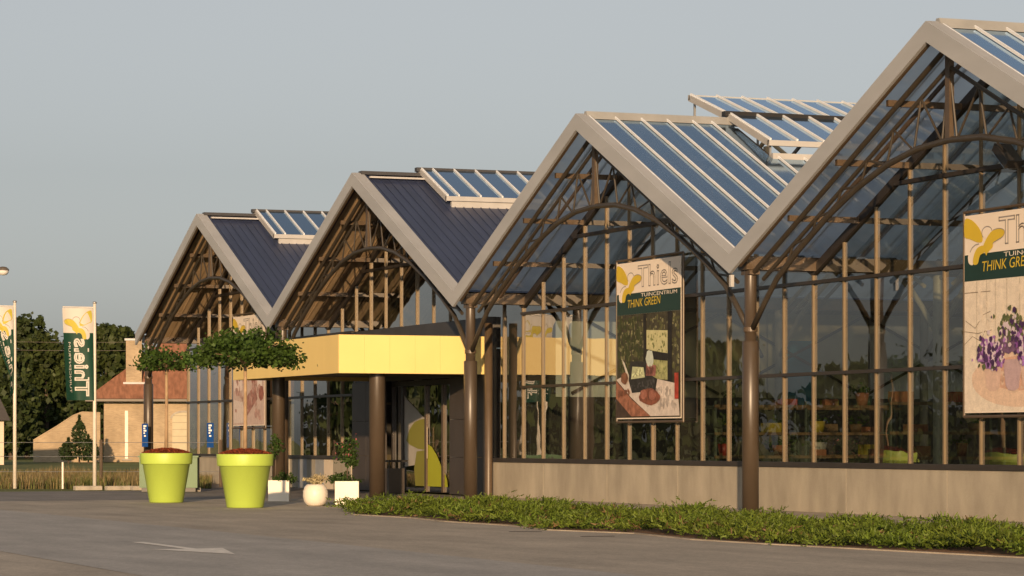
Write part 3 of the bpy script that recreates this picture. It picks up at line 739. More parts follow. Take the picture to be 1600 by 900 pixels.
def pic_patio(t, fn, W):
    P = lambda pts: (lambda mb, l: mb.add([fn(u, v, l) for u, v in pts], [tuple(range(len(pts)))]))
    it = [((.055, .050, .030), P([(0, .03), (W, .03), (W, 2.498), (0, 2.498)])),
          ((.10, .10, .04), clampblobs(170, 0, W, 1.0, 2.49, .02, .10, fn)), ((.22, .21, .11), clampblobs(150, .1, W, 1.2, 2.49, .015, .065, fn)),
          ((.045, .055, .02), clampblobs(130, 0, 1.6, 1.0, 2.49, .03, .09, fn)),
          ((.55, .52, .28), P([(1.75, 1.65), (2.95, 1.50), (2.95, 2.05), (1.75, 2.1)])), ((.36, .36, .16), P([(1.75, .95), (2.95, .9), (2.95, 1.4), (1.75, 1.5)])),
          ((.2, .22, .08), clampblobs(60, 1.75, 2.95, .95, 2.05, .015, .05, fn)),
          ((.02, .018, .015), P([(1.58, .9), (1.75, .9), (1.75, 2.49), (1.58, 2.49)])), ((.02, .018, .016), P([(2.95, .7), (3.2, .7), (3.2, 2.49), (2.95, 2.49)])),
          ((.022, .02, .018), P([(1.75, 1.42), (2.95, 1.34), (2.95, 1.52), (1.75, 1.62)])),
          ((.62, .54, .48), P([(0, .95), (.25, 1.0), (2.2, .95), (3.5, .8), (3.62, .06), (2.0, .06), (.9, .5)])),
          dapple((.62, .54, .48), 40, 1.3, 3.3, .3, .85, .12, fn, 1.15), dapple((.62, .54, .48), 40, 1.6, 3.5, .12, .8, .10, fn, .72),
          ((.30, .13, .08), P([(0, .93), (.9, .48), (2.0, .06), (.9, .06), (0, .5)])), ((.06, .04, .03), P([(0, .5), (.9, .06), (0, .04)])),
          ((.65, .6, .52), P([(.35, 1.45), (.5, 1.35), (.85, .95), (.7, .93)])),
          ((.03, .03, .028), P([(.75, .92), (.85, 1.38), (1.9, 1.35), (2.05, 1.02), (2.4, .93), (2.3, .66), (.95, .62)])),
          ((.52, .55, .33), P([(.9, .95), (.98, 1.25), (1.62, 1.22), (1.7, .98)])), ((.28, .12, .10), P([(1.75, 1.02), (1.8, 1.3), (2.35, 1.25), (2.3, 1.0)])),
          ((.55, .6, .52), lambda mb, l: blob(mb, 1.98, 1.42, .22, .2, fn, l)), ((.22, .08, .05), lambda mb, l: blob(mb, 1.95, .52, .6, .19, fn, l)), dapple((.52, .55, .33), 26, .95, 1.65, .97, 1.22, .05, fn, .6), dapple((.52, .55, .33), 20, .95, 1.65, .97, 1.22, .04, fn, 1.4), dapple((.28, .12, .10), 26, 1.75, 2.3, 1.02, 1.28, .05, fn, .5), dapple((.03, .03, .03), 26, .9, 2.3, .66, .95, .05, fn, 2.4), dapple((.28, .12, .08), 24, 1.45, 2.4, .4, .66, .05, fn, .55), dapple((.30, .13, .08), 24, .1, .9, .5, .75, .06, fn, .6),
          ((.32, .13, .09), lambda mb, l: (blob(mb, 1.65, .58, .2, .11, fn, l), blob(mb, 2.15, .56, .22, .12, fn, l))),
          ((.2, .09, .05), lambda mb, l: blob(mb, .55, .98, .22, .14, fn, l)), ((.36, .05, .03), P([(3.4, .45), (3.62, .45), (3.62, 1.05), (3.4, 1.05)]))]
    paint(t, 'printed_picture', it, fn)
def pic_flowers(t, fn, W):
    P = lambda pts: (lambda mb, l: mb.add([fn(u, v, l) for u, v in pts], [tuple(range(len(pts)))]))
    it = [((.74, .65, .54), P([(0, .03), (W, .03), (W, 2.498), (0, 2.498)]))]
    it.append(((.60, .52, .42), lambda mb, l: [mb.add([fn(u, v, l) for u, v in [(x, 1.0), (x + .05, 1.0), (x + .05, 2.49), (x, 2.49)]], [(0, 1, 2, 3)]) for x in (.42, .78, 1.1, 1.5, 1.95, 2.3, 2.75, 3.2)]))
    it.append(((.70, .52, .40), lambda mb, l: blob(mb, 1.95, .62, 1.68, .52, fn, l, 30, .01)))
    it.append(((.62, .38, .28), lambda mb, l: blob(mb, 2.0, .72, 1.2, .32, fn, l, 24, .02)))
    it.append(((.25, .20, .15), lambda mb, l: [stroke(mb, [(.0, 2.28), (.95, 2.28)], .014, lambda u, v: fn(u, v, l)), stroke(mb, [(.0, 1.55), (.5, 1.5), (1.0, 1.55)], .012, lambda u, v: fn(u, v, l)), stroke(mb, [(.05, 1.75), (.4, 1.6), (.7, 1.85), (.95, 1.9)], .012, lambda u, v: fn(u, v, l)), stroke(mb, [(.0, 1.3), (.3, 1.45), (.6, 1.35), (.8, 1.6)], .012, lambda u, v: fn(u, v, l))]))
    it.append(dapple((.70, .52, .40), 30, .7, 3.2, .3, .9, .07, fn, .93)); it.append(dapple((.74, .65, .54), 40, .05, 3.6, 1.0, 2.45, .10, fn, .97)); it.append(dapple((.62, .40, .30), 24, 1.1, 2.9, .5, .85, .07, fn, .9))
    for cx in (1.05, 2.35, 1.75):
        it.append(((.64, .46, .38) if cx != 1.75 else (.5, .36, .38), P([(cx - .34, .98), (cx + .34, .98), (cx + .22, .45), (cx + .08, .40), (cx - .14, .41), (cx - .24, .5)])))
    for cx, cy in ((1.0, 1.08), (2.35, 1.14), (1.7, 1.34), (2.95, 1.22)):
        it.append(((.16, .09, .17), lambda mb, l, cx=cx, cy=cy: blob(mb, cx, cy, .40, .26, fn, l, 22, .22)))
    for cx, cy, n in ((1.75, 1.55, 26), (1.02, 1.12, 50), (2.38, 1.16, 50), (2.95, 1.3, 30)):
        for c, k in (((.10, .12, .05), .5), ((.20, .07, .27), 1.), ((.36, .18, .46), .8), ((.62, .52, .58), .5), ((.07, .03, .10), .4)):
            sp = [(min(max(cx + rnd.gauss(0, .21), .12), W - .12), cy + rnd.gauss(0, .13), rnd.uniform(.02, .065)) for _ in range(int(n * k * 2.2))]
            if cx == 1.75 and c[2] > .2 and c[0] < .5: c = (.12, .14, .06)
            it.append((c, lambda mb, l, sp=sp: [blob(mb, a, b, r, r, fn, l, 7, .35) for a, b, r in sp]))
    paint(t, 'printed_picture', it, fn)
def pic_pink(t, fn, W):
    P = lambda pts: (lambda mb, l: mb.add([fn(u, v, l) for u, v in pts], [tuple(range(len(pts)))]))
    it = [((.55, .42, .37), P([(0, .03), (W, .03), (W, 2.498), (0, 2.498)])), ((.70, .58, .53), P([(.1, 1.2), (1.1, 1.2), (1.1, 2.3), (.1, 2.3)])),
          ((.34, .17, .14), P([(1.6, .3), (2.9, .9), (2.6, 1.4), (1.4, .9)])), ((.72, .64, .60), P([(2.3, 1.4), (3.4, 1.3), (3.4, 2.4), (2.5, 2.4)])),
          ((.30, .12, .09), lambda mb, l: (blob(mb, 2.5, 1.6, .35, .25, fn, l), blob(mb, 3.3, 1.1, .3, .25, fn, l))), ((.10, .11, .06), clampblobs(12, .6, 1.3, 1.5, 2.2, .05, .12, fn)),
          ((.65, .55, .5), P([(.1, .1), (1.5, .1), (1.2, .8), (.1, .9)])), ((.45, .28, .24), clampblobs(30, 0, W, .05, 2.4, .05, .2, fn))]
    paint(t, 'printed_picture', it, fn)
poster(-9.87, 'poster of a patio table before a dark window, hanging in the third gable', pic_patio)
poster(6.54, 'poster of purple flowers in pink pots, hanging in the nearest gable', pic_flowers)
poster(-42.70, 'poster with a pinkish picture in the farthest gable behind the planter tree', pic_pink)

# ------------------------------------------------------------------ flags
def flag(px, py, ztop, wdt, hgt, label, droop):
    pole = thing('flagpole', (px, py, 0), {0: 'white flagpole on the grass edge carrying the fully spread flag', 1: 'white flagpole at the far left carrying the folded flag'}[droop], 'flagpole', 'white flagpoles')
    mb = MB(); mb.tube([(px, py, 0), (px, py, ztop + .15)], [.062, .045], 14); mb.build('pole', M['pole'], pole, True)
    mb = MB(); mb.lathe((px, py, ztop + .15), [(.0, 0), (.06, .0), (.07, .03), (.05, .06), (0, .07)], 12); mb.build('finial', M['steel'], pole, True)
    mb = MB(); mb.tube([(px, py, ztop + .03), (px, py - wdt - .05, ztop + .03)], .018, 6); mb.build('banner_arm', M['pole'], pole)
    t = thing('flag', (px, py, ztop - hgt), label, 'flag', 'garden centre flags')
    def fn(u, v, l=0.):                        # u: 0 at the pole .. 1 outer edge, v: 0 top .. 1 bottom
        wd = wdt * (1 - .12 * v) if not droop else wdt * (max(.1, 1 - 1.25 * v) if v < .75 else .1)
        z = ztop - hgt * v - (.55 * u * hgt * v * .3 if droop else 0)
        x = px + .03 + (.05 + .05 * v) * math.sin(u * 5.5 + v * 1.5) + (.05 * math.sin(u * 14 + v * 4) * v if droop else 0)
        return (x + l, py - .06 - u * wd, z)
    def grid(name, m, v0, v1, l=0., parent=None):
        mb = MB(); nu, nv = 24, 24; vs = [fn(i / nu, v0 + (v1 - v0) * j / nv, l) for j in range(nv + 1) for i in range(nu + 1)]
        fs = [(j * (nu + 1) + i, j * (nu + 1) + i + 1, (j + 1) * (nu + 1) + i + 1, (j + 1) * (nu + 1) + i) for j in range(nv) for i in range(nu)]
        mb.add(vs, fs); return mb.build(name, m, parent or t, True)
    bw = .27
    grid('white_cloth', M['flagwhite'], 0, bw); grid('green_cloth', M['flagcloth'], bw + .0, 1)
    # mirrored emblem and lettering: the flag shows its reverse
    ef = lambda u, v, l: fn(min(max(.05 + -u * .62, 0), .99), min(max(bw - v * .35, 0.0), 1), .004 + l)
    w_, y_, g_ = emblem(ef, -1, 1., 1., .003)
    em = y_.build('emblem', M['flagyellow'], t); w_.build('emblem_white', M['flagwhite'], em); g_.build('emblem_outline', M['pgrey'], em)
    mb = MB(); put_text(mb, 'Thiels', lambda a, b: fn(.62 - b / wdt, .95 - a / hgt, .004), 0, 1.75, 0, .42, .042)
    mb.build('lettering', M['flagwhite'], t)
    mb = MB(); put_text(mb, 'TUINCENTRUM', lambda a, b: fn(.83 - .075 * b, .92 - .55 * a, .004), 0, 1, 0, 1)
    mb.build('lettering', M['flagwhite'], t)
flag(-34.23, -5.15, 5.62, .96, 2.85, 'spread green and white flag with a yellow winged emblem, right of two', 0)
flag(-37.14, -7.02, 5.75, .95, 2.6, 'folded green and white flag drooping at the far left of the forecourt', 1)

# ------------------------------------------------------------------ plants and trees
def leaves_in(mb, n, gen, size, flat=0., aspect=.55):
    for _ in range(n): mb.leaf(gen(), size * rnd.uniform(.7, 1.3), rnd, aspect, flat)

def planter(x, y, label):
    t = thing('planter', (x, y, 0), label, 'planter', 'giant lime green flowerpots')
    mb = MB(); mb.lathe((x, y, 0), [(0, .0), (.40, 0), (.415, .012), (.575, .93), (.60, .935), (.625, .94), (.63, .96), (.645, 1.19), (.64, 1.205), (.62, 1.208), (.60, 1.2), (.59, 1.05)], 64)
    o = mb.build('pot', M['lime'], t, True)
    mb = MB(); rings = 7; n = 40; vs = []; fs = []
    for i in range(rings + 1):
        r = .605 * (1 - i / rings)
        for k in range(n): a = 2 * PI * k / n; vs.append((x + r * math.cos(a), y + r * math.sin(a), 1.19 + .12 * (1 - (r / .605) ** 2) + rnd.uniform(-.012, .02)))
    for i in range(rings):
        for k in range(n): fs.append((i * n + k, i * n + (k + 1) % n, (i + 1) * n + (k + 1) % n, (i + 1) * n + k))
    mb.add(vs, fs); 
    for _ in range(900):
        a = rnd.uniform(0, 2 * PI); r = .6 * math.sqrt(rnd.random()); mb.leaf((x + r * math.cos(a), y + r * math.sin(a), 1.21 + .12 * (1 - (r / .605) ** 2)), .06, rnd, .5, .4)
    mb.build('mulch', M['mulch'], t)
planter(-14.65, -8.14, 'lime green flowerpot with red mulch, farther and left of the pair')
planter(-8.53, -7.96, 'lime green flowerpot with red mulch, nearer and right of the pair')

def umbrella_tree(x, y, zc, R, thick, n, label, lean=0., size=.11, seed=3):
    rr = random.Random(seed)
    t = thing('globe_tree', (x, y, 1.25), label, 'tree', 'umbrella shaped trees in pots')
    mb = MB(); mb.tube([(x, y, 1.22), (x + .02, y, 2.0), (x - .01, y + .01, 2.7), (x, y, zc - .1)], [.05, .042, .038, .04], 12); mb.build('trunk', M['bark'], t, True)
    mb = MB(); tips = []
    for k in range(16):
        a = 2 * PI * k / 16 + rr.uniform(-.2, .2); r = R * rr.uniform(.6, .97); z1 = zc + rr.uniform(-.02, thick * .55)
        tips.append((x + r * math.cos(a), y + r * math.sin(a), z1))
        mb.tube([(x, y, zc - .12), (x + .4 * r * math.cos(a), y + .4 * r * math.sin(a), zc + .02 + .3 * (z1 - zc)), tips[-1]], [.024, .016, .006], 6)
    mb.build('branches', M['bark'], t)
    mb = MB()
    clumps = []
    for k in range(int(95 * R * R)):
        a = rr.uniform(0, 2 * PI); r = R * math.sqrt(rr.random()); dome = 1 - (r / R) ** 2
        clumps.append((x + r * math.cos(a), y + r * math.sin(a), zc + thick * rr.uniform(-.08, .25 + .75 * dome), rr.uniform(.10, .2)))
    for _ in range(n):
        c = rr.choice(clumps)
        p = (c[0] + rr.gauss(0, c[3]), c[1] + rr.gauss(0, c[3]), c[2] + rr.gauss(0, c[3] * .55))
        mb.leaf(p, size * rr.uniform(.6, 1.4), rr, .7, .2)
    for k in range(60):                       # drooping leaves along the rim
        a = rr.uniform(0, 2 * PI); r = R * rr.uniform(.35, 1.0); b = (x + r * math.cos(a), y + r * math.sin(a), zc - .02)
        for _ in range(5): mb.leaf((b[0] + rr.gauss(0, .04), b[1] + rr.gauss(0, .04), b[2] - rr.uniform(0, .17)), size, rr, .5)
    mb.build('crown', M['leaf'], t)
umbrella_tree(-8.53, -7.96, 3.36, 1.12, .62, 6800, 'dense umbrella tree on a thin stem in the nearer lime pot', seed=5, size=.095)
umbrella_tree(-14.65, -8.14, 3.42, .74, .36, 900, 'sparse small umbrella tree in the farther lime pot', seed=8)

def yawbox(mb, cx, cy, w_, d_, h_, yaw, inset=.0, z0=0.):
    c, s_ = math.cos(yaw), math.sin(yaw); R_ = lambda a, b: (cx + a * c - b * s_, cy + a * s_ + b * c)
    o = [R_(-w_ / 2, -d_ / 2), R_(w_ / 2, -d_ / 2), R_(w_ / 2, d_ / 2), R_(-w_ / 2, d_ / 2)]
    i = [R_(-w_ / 2 + .03, -d_ / 2 + .03), R_(w_ / 2 - .03, -d_ / 2 + .03), R_(w_ / 2 - .03, d_ / 2 - .03), R_(-w_ / 2 + .03, d_ / 2 - .03)]
    vs = [(*p, z0) for p in o] + [(*p, z0 + h_) for p in o] + [(*p, z0 + h_) for p in i] + [(*p, z0 + h_ - .05) for p in i]
    fs = [(3, 2, 1, 0)] + [(k, (k + 1) % 4, 4 + (k + 1) % 4, 4 + k) for k in range(4)] + [(4 + k, 4 + (k + 1) % 4, 8 + (k + 1) % 4, 8 + k) for k in range(4)] + [(8 + k, 8 + (k + 1) % 4, 12 + (k + 1) % 4, 12 + k) for k in range(4)] + [(12, 13, 14, 15)]
    mb.add(vs, fs)
YC = PI / 2 - YAW + PI / 2 * 0
def tub(x, y, w_, h_, label, m='white'):
    t = thing('cube_planter', (x, y, 0), label, 'planter', 'square white planters' if m == 'white' else None)
    mb = MB(); yawbox(mb, x, y, w_, w_, h_, -.36); mb.build('tub', M[m], t)
    mb = MB(); mb.lathe((x, y, h_ - .045), [(w_ * .45, 0), (0, .02)], 12); mb.build('potting_soil', M['soil'], t)
    return t
tub(-10.95, -4.72, .56, .55, 'square white planter overflowing with a bush, right of the round pot')
tub(-15.15, -5.1, .52, .52, 'square white planter half in shade just right of the nearer lime pot')
tub(-9.98, -6.1 + .3, .42, .45, 'small square lime green planter partly behind the round white pot', 'limebox')
t = thing('round_pot', (-9.6, -5.95, 0), 'round cream white ball shaped pot on the paving', 'planter')
mb = MB(); mb.lathe((-9.6, -5.95, 0), [(0, 0), (.15, 0), (.2, .02), (.262, .1), (.29, .22), (.285, .34), (.25, .44), (.205, .49), (.19, .50), (.18, .49), (.17, .40), (0, .4)], 40); mb.build('pot', M['white'], t, True)

def bush(name, c, rx, ry, rz, n, size, m, label, stems=True, cat='plant', seed=1, extra=None, group=None, flat=0.):
    rr = random.Random(seed)
    t = thing(name, (c[0], c[1], c[2] - rz), label, cat, group)
    mb = MB()
    for k in range(7):
        a = rr.uniform(0, 2 * PI); mb.tube([(c[0], c[1], c[2] - rz), (c[0] + .3 * rx * math.cos(a), c[1] + .3 * ry * math.sin(a), c[2]), (c[0] + .75 * rx * math.cos(a), c[1] + .75 * ry * math.sin(a), c[2] + rz * rr.uniform(0, .7))], [.012, .009, .004], 5)
    mb.build('stems', M['darkbark'], t)
    mb = MB(); cl = []
    for k in range(26):
        v = Vector((rr.gauss(0, 1), rr.gauss(0, 1), rr.gauss(0, 1))).normalized() * rr.uniform(.3, .95); cl.append((c[0] + v.x * rx, c[1] + v.y * ry, c[2] + v.z * rz))
    for _ in range(n):
        q = rr.choice(cl); mb.leaf((q[0] + rr.gauss(0, rx * .16), q[1] + rr.gauss(0, ry * .16), q[2] + rr.gauss(0, rz * .2)), size * rr.uniform(.6, 1.4), rr, .6, flat)
    mb.build('foliage', m, t)
    if extra:
        mb = MB()
        for _ in range(extra[1]):
            q = rr.choice(cl); mb.leaf((q[0] + rr.gauss(0, rx * .2), q[1] + rr.gauss(0, ry * .2), q[2] + abs(rr.gauss(0, rz * .3))), extra[2], rr, .9)
        tag(mb.build('flowers', extra[0], t), kind='stuff')
    return t
bush('potted_shrub', (-11.25, -4.75, .60), .52, .40, .17, 900, .07, M['leaf_bush'], 'dark green bush spilling over the right white planter', seed=2)
bush('potted_shrub', (-15.05, -4.95, .56), .36, .30, .15, 500, .07, M['leaf_bush'], 'dark green bush spilling over the half shaded white planter', seed=3)
bush('flowering_plant', (-9.95, -5.8, .58), .33, .28, .13, 700, .05, M['cream'], 'cream flowering plant above the round white pot', seed=4)
# long-stemmed shrubs rising from the square planters
def standard(x, y, zc, rx, rz, n, label, seed, extra=None):
    t = bush('standard_shrub', (x, y, zc), rx, rx, rz, n, .085, M['leaf_bush'], label, seed=seed, extra=extra, group='long stemmed shrubs')
    mb = MB(); mb.tube([(x, y, .50), (x + .01, y, .8), (x, y, zc)], [.02, .017, .014], 8); mb.build('trunk', M['darkbark'], t, True)
standard(-10.95, -4.72, 1.25, .29, .36, 620, 'drooping long stemmed shrub with pink flowers in the right white planter', 7, (M['pink'], 40, .06))
standard(-15.3, -5.15, 1.33, .25, .30, 300, 'loose long stemmed shrub in the half shaded white planter behind the lime pot', 6)

# far trees behind the field, each with trunk, limbs and a ragged clumped crown
def big_tree(x, y, h, r, label, m, seed, n=3600, size=.55, low=.12, group='trees beyond the field', name='broadleaf_tree'):
    rr = random.Random(seed); t = thing(name, (x, y, 0), label, 'tree', group)
    mb = MB(); mb.tube([(x, y, -.2), (x + rr.uniform(-.2, .2), y + .1, h * .35), (x, y, h * .8)], [.05 * r + .15, .04 * r + .08, .05], 9)
    for k in range(7):
        a = rr.uniform(0, 2 * PI); z0 = h * rr.uniform(.2, .5); mb.tube([(x, y, z0), (x + .5 * r * math.cos(a), y + .5 * r * math.sin(a), z0 + h * .15), (x + .85 * r * math.cos(a), y + .85 * r * math.sin(a), z0 + h * .28)], [.14, .09, .03], 6)
    mb.build('trunk', M['darkbark'], t)
    mb = MB(); cl = []
    for k in range(70):
        u = rr.random(); z = h * (low + (1 - low) * u); prof = math.sin(min(1, u * 1.02 + .12) * PI * .93) ** .6
        a = rr.uniform(0, 2 * PI); q = r * prof * rr.uniform(.35, 1.0); cl.append((x + q * math.cos(a), y + q * math.sin(a), z, r * rr.uniform(.1, .22)))
    for k in range(14):
        a = rr.uniform(0, 2 * PI); q = r * rr.uniform(0, .6); cl.append((x + q * math.cos(a), y + q * math.sin(a), h * rr.uniform(.93, 1.05), r * .06))
    for _ in range(n):
        c = rr.choice(cl); mb.leaf((c[0] + rr.gauss(0, c[3]), c[1] + rr.gauss(0, c[3]), max(.1, c[2] + rr.gauss(0, c[3]))), size * rr.uniform(.5, 1.4), rr, .75)
    mb.build('crown', m, t)
fx, fy = -math.cos(YAW), math.sin(YAW)
def at(px, depth, z=0.):
    k = (px - 800) / FPX; return (CX + depth * (fx + math.sin(YAW) * k), CY + depth * (fy + math.cos(YAW) * k), z)
far = [(-25, 262, 8.6, 4.2), (8, 275, 9.6, 3.6), (42, 268, 11.9, 3.2), (72, 258, 10.2, 3.0), (96, 280, 9.0, 3.2), (128, 272, 9.6, 3.4), (165, 266, 11.2, 3.3), (192, 278, 11.4, 3.0), (228, 285, 9.5, 3.2), (280, 290, 9.2, 4.2), (58, 290, 8.5, 4), (18, 245, 6.2, 3.0), (112, 300, 8.5, 4), (150, 250, 6.0, 2.6)]
desc = ['broad dark tree at the left edge behind the folded flag', 'dark tree just right of the folded flag top', 'tallest ragged tree left of the spread flag', 'dark tree touching the left edge of the spread flag', 'tree in the low gap behind the spread flag', 'dark tree behind the lower half of the spread flag', 'tall tree right of the spread flag pole', 'tall tree beside the left tip of the far gable', 'tree behind the house chimney', 'tree behind the house seen through the porch', 'farther low tree between the two flags', 'low bushy tree at the foot of the left flagpole', 'farther low tree behind the sloping brick wall', 'low tree right behind the sloping brick wall']
for i, ((px, d, h, r), ds) in enumerate(zip(far, desc)):
    x, y, _ = at(px, d); big_tree(x, y, h, r, ds, M['leaf_far'] if i % 3 else M['leaf_far2'], 40 + i)
# a row of trees across the road: they are what the lower panes mirror
for i in range(7):
    x = -97 + (i % 2) * 4; y = -22 - i * 9.5
    big_tree(x, y, 4.7 + (i * 37 % 5) * .42, 5.0, 'roadside tree across the forecourt, mirrored in the shop glass', M['leaf_far'], 70 + i, 1500, .8, .05, 'roadside trees mirrored in the glass', 'roadside_tree')

# juniper ground cover in the bed
def inpoly(x, y, P):
    c = False
    for (xa, ya), (xb, yb) in zip(P, P[1:] + P[:1]):
        if (ya > y) != (yb > y) and x < (xb - xa) * (y - ya) / (yb - ya) + xa: c = not c
    return c
rr = random.Random(21); mb = MB(); cnt = 0
cover = [(-4.2, -7.1), (-1.4, -7.6), (1.6, -7.2), (4.3, -7.75), (7.1, -7.5), (9.7, -7.95), (12, -7.2), (15, -7.75), (17.3, -7.6), (20.7, -6.95), (23, -6.8), (28, -6.9), (28, -3.2), (-8.5, -2.9)]
while cnt < 11500:
    x = rr.uniform(-9, 28); y = rr.uniform(-7.95, -3.5)
    if not inpoly(x, y, cover): continue
    if math.sin(x * .9 + 1.7 * math.sin(y * 1.1)) * math.sin(y * 1.6 + x * .35) < -.55 and rr.random() < .7: continue
    cnt += 1
    a = rr.uniform(0, 2 * PI); ln = rr.uniform(.18, .5); hz = .115 + .13 * math.sin(x * 1.3 + 2 * math.sin(y * 1.7)) * math.sin(y * 2.1 + x * .6) + rr.uniform(-.06, .06)
    edge = min(1, max(.35, (y + 8.0) / 1.0)); hz *= edge
    if rr.random() < .012: hz += .14
    p0 = Vector((x, y, max(.02, hz - .2))); p1 = Vector((x + ln * math.cos(a), y + ln * math.sin(a), hz + rr.uniform(-.03, .07)))
    d = p1 - p0
    mb.cur = 1 if rr.random() < .025 + (.05 if y < -7.2 else 0) else 0
    for k in range(9):
        t = .25 + .75 * k / 8; c = p0 + d * t + Vector((0, 0, .05 * math.sin(t * PI)))
        sd = Vector((rr.gauss(0, 1), rr.gauss(0, 1), rr.gauss(.3, .7))).normalized()
        q = (d.normalized() * .6 + sd * .7).normalized() * rr.uniform(.05, .10); wv = q.cross(Vector((rr.gauss(0, 1), rr.gauss(0, 1), rr.gauss(0, 1)))).normalized() * .014
        mb.add([c - wv, c + wv, c + q + wv * .4, c + q - wv * .4], [(0, 1, 2, 3)])
tag(mb.build('juniper_ground_cover', [M['juniper'], M['twig']]), 'low spreading green juniper along the concrete plinth', 'ground cover', kind='stuff')

# dry grass beyond the kerb
rr = random.Random(31); mb = MB(); ms = [M['drygrass'], M['greengrass'], M['straw']]
for _ in range(30000):
    d = rr.uniform(93.5, 120); px = rr.uniform(-40, 330); x, y, _z = at(px, d)
    if x > -32.6: continue
    cl = .5 + .25 * math.sin(x * .9 + 2 * math.sin(y * .7)) + .25 * math.sin(y * 1.7 + x * .5)
    green = rr.random() < (.85 if x > -34.3 else .72 - .4 * cl); mb.cur = 1 if green else (0 if rr.random() < .6 else 2)
    h = rr.uniform(.12, .40) if green else rr.uniform(.15, .38) + .30 * cl * rr.random()
    a = rr.uniform(0, 2 * PI); b = rr.uniform(.02, .3) * h * 1.4; wd = rr.uniform(.006, .02)
    sd = Vector((math.cos(a + 1.57) * wd, math.sin(a + 1.57) * wd, 0)); tp = Vector((x + b * math.cos(a), y + b * math.sin(a), h)); bs = Vector((x, y, -.02)); md = bs * .5 + tp * .5 + Vector((-b * .18 * math.cos(a), -b * .18 * math.sin(a), h * .08))
    mb.add([bs - sd, bs + sd, md + sd * .8, tp, md - sd * .8], [(0, 1, 2, 4), (4, 2, 3)])
tag(mb.build('dry_grass', ms), 'tall dry grass along the field edge behind the kerb stones', 'grass', kind='stuff')

# ------------------------------------------------------------------ kerb stones, fence, signs, cabinet, bin, lamp
for i, (px, w_, ds) in enumerate(((137, 1.9, 'pale concrete kerb stone at the foot of the right flagpole'), (186, 1.9, 'pale concrete kerb stone between flagpole and lime pot'), (226, 1.9, 'pale concrete kerb stone partly behind the farther lime pot'), (300, 1.0, 'short concrete kerb stone between the two lime pots'))):
    x, y, _ = at(px, 90.5 if i < 3 else 88)
    mb = MB(); mb.v = []; h_ = .13
    prof = [(-.12, 0), (.12, 0), (.12, h_ - .03), (.09, h_), (-.09, h_), (-.12, h_ - .03)]
    yaw = .1 + .04 * i; w_ *= .45
    mb.prism(prof, lambda u, v, t: (x + u * math.cos(yaw) - t * math.sin(yaw), y + u * math.sin(yaw) + t * math.cos(yaw), v), -w_ * .5, w_ * .5)
    single(mb, 'kerb_stone', M['kerbconc'], (x, y, 0), ds, 'kerb stone', 'loose kerb stones')
fr = thing('wire_fence', at(230, 97), 'thin wire fence on dark posts in front of the brick house', 'fence')
fp = [at(px, 97) for px in (-60, 158, 345)]
for p in fp:
    mb = MB(); mb.tube([p, (p[0], p[1], 1.55)], .055, 8); mb.build('post', M['darkbark'], fr)
mb = MB()
for z in (.5, 1.0, 1.46):
    for a, b in zip(fp, fp[1:]): mb.tube([(a[0], a[1], z), (b[0], b[1], z)], .008, 4)
mb.build('wires', M['steel'], fr)
x, y, _ = at(98, 93); mb = MB(); mb.tube([(x, y, 0), (x, y, .82)], .035, 8); mb.lathe((x, y, .82), [(.035, 0), (.03, .02), (0, .03)], 8)
single(mb, 'marker_post', M['pole'], (x, y, 0), 'short white marker post in the dry grass', 'post')
def blue_sign(x, y, z0, z1, w_, label):
    t = thing('hanging_sign', (x, y, z0), label, 'sign', 'narrow blue signs')
    mb = MB(); a = YAW; dx, dy = math.sin(a) * w_ / 2, math.cos(a) * w_ / 2
    P = lambda s_, l, z: (x + s_ * dx + l * math.cos(a), y + s_ * dy - l * math.sin(a), z)
    mb.add([P(-1, 0, z0), P(1, 0, z0), P(1, 0, z1), P(-1, 0, z1), P(-1, .02, z0), P(1, .02, z0), P(1, .02, z1), P(-1, .02, z1)], [(0, 1, 2, 3), (7, 6, 5, 4), (0, 4, 5, 1), (1, 5, 6, 2), (2, 6, 7, 3), (3, 7, 4, 0)])
    mb.build('board', M['blue'], t)
    mb = MB(); k = z1 - z0
    for (za, zb, s0, s1) in ((.86, .93, -.5, .45), (.76, .83, -.5, .1), (.66, .73, -.45, .45), (.56, .62, -.45, 0), (.44, .5, -.3, .3)):
        mb.add([P(s0, .024, z0 + k * za), P(s1, .024, z0 + k * za), P(s1, .024, z0 + k * zb), P(s0, .024, z0 + k * zb)], [(0, 1, 2, 3)])
    mb.build('white_marks', M['signwhite'], t)
    mb = MB(); mb.tube([P(0, -.01, z1), P(0, -.01, z1 + .06)], .01, 5); mb.build('hook', M['steel'], t)
blue_sign(-48.72 + .25, .18, 1.3, 2.14, .22, 'narrow blue sign on the brown corner column of the far gable')
blue_sign(-45.1, 1.66, 1.28, 2.15, .24, 'narrow blue sign on the glass between the lime pots')
# cabinet behind the farther lime pot
cxy = at(263, 87.5); t = thing('green_cabinet', cxy, 'low green cabinet behind the farther lime pot', 'cabinet')
ux, uy = math.sin(YAW), math.cos(YAW); vx, vy = fx, fy
def cab(mb, s0, s1, d0, d1, z0, z1):
    P = lambda s_, d, z: (cxy[0] + ux * s_ + vx * d, cxy[1] + uy * s_ + vy * d, z)
    mb.add([P(s0, d0, z0), P(s1, d0, z0), P(s1, d1, z0), P(s0, d1, z0), P(s0, d0, z1), P(s1, d0, z1), P(s1, d1, z1), P(s0, d1, z1)], [(0, 3, 2, 1), (4, 5, 6, 7), (0, 1, 5, 4), (1, 2, 6, 5), (2, 3, 7, 6), (3, 0, 4, 7)]); return mb
cab(MB(), -.86, .86, 0, .6, .12, 1.02).build('body', M['cabinet'], t)
cab(MB(), -.80, .80, .05, .55, 0, .117).build('base', M['dark'], t)
cab(MB(), -.9, .9, -.03, .63, 1.023, 1.07).build('lid', M['cabinet'], t)
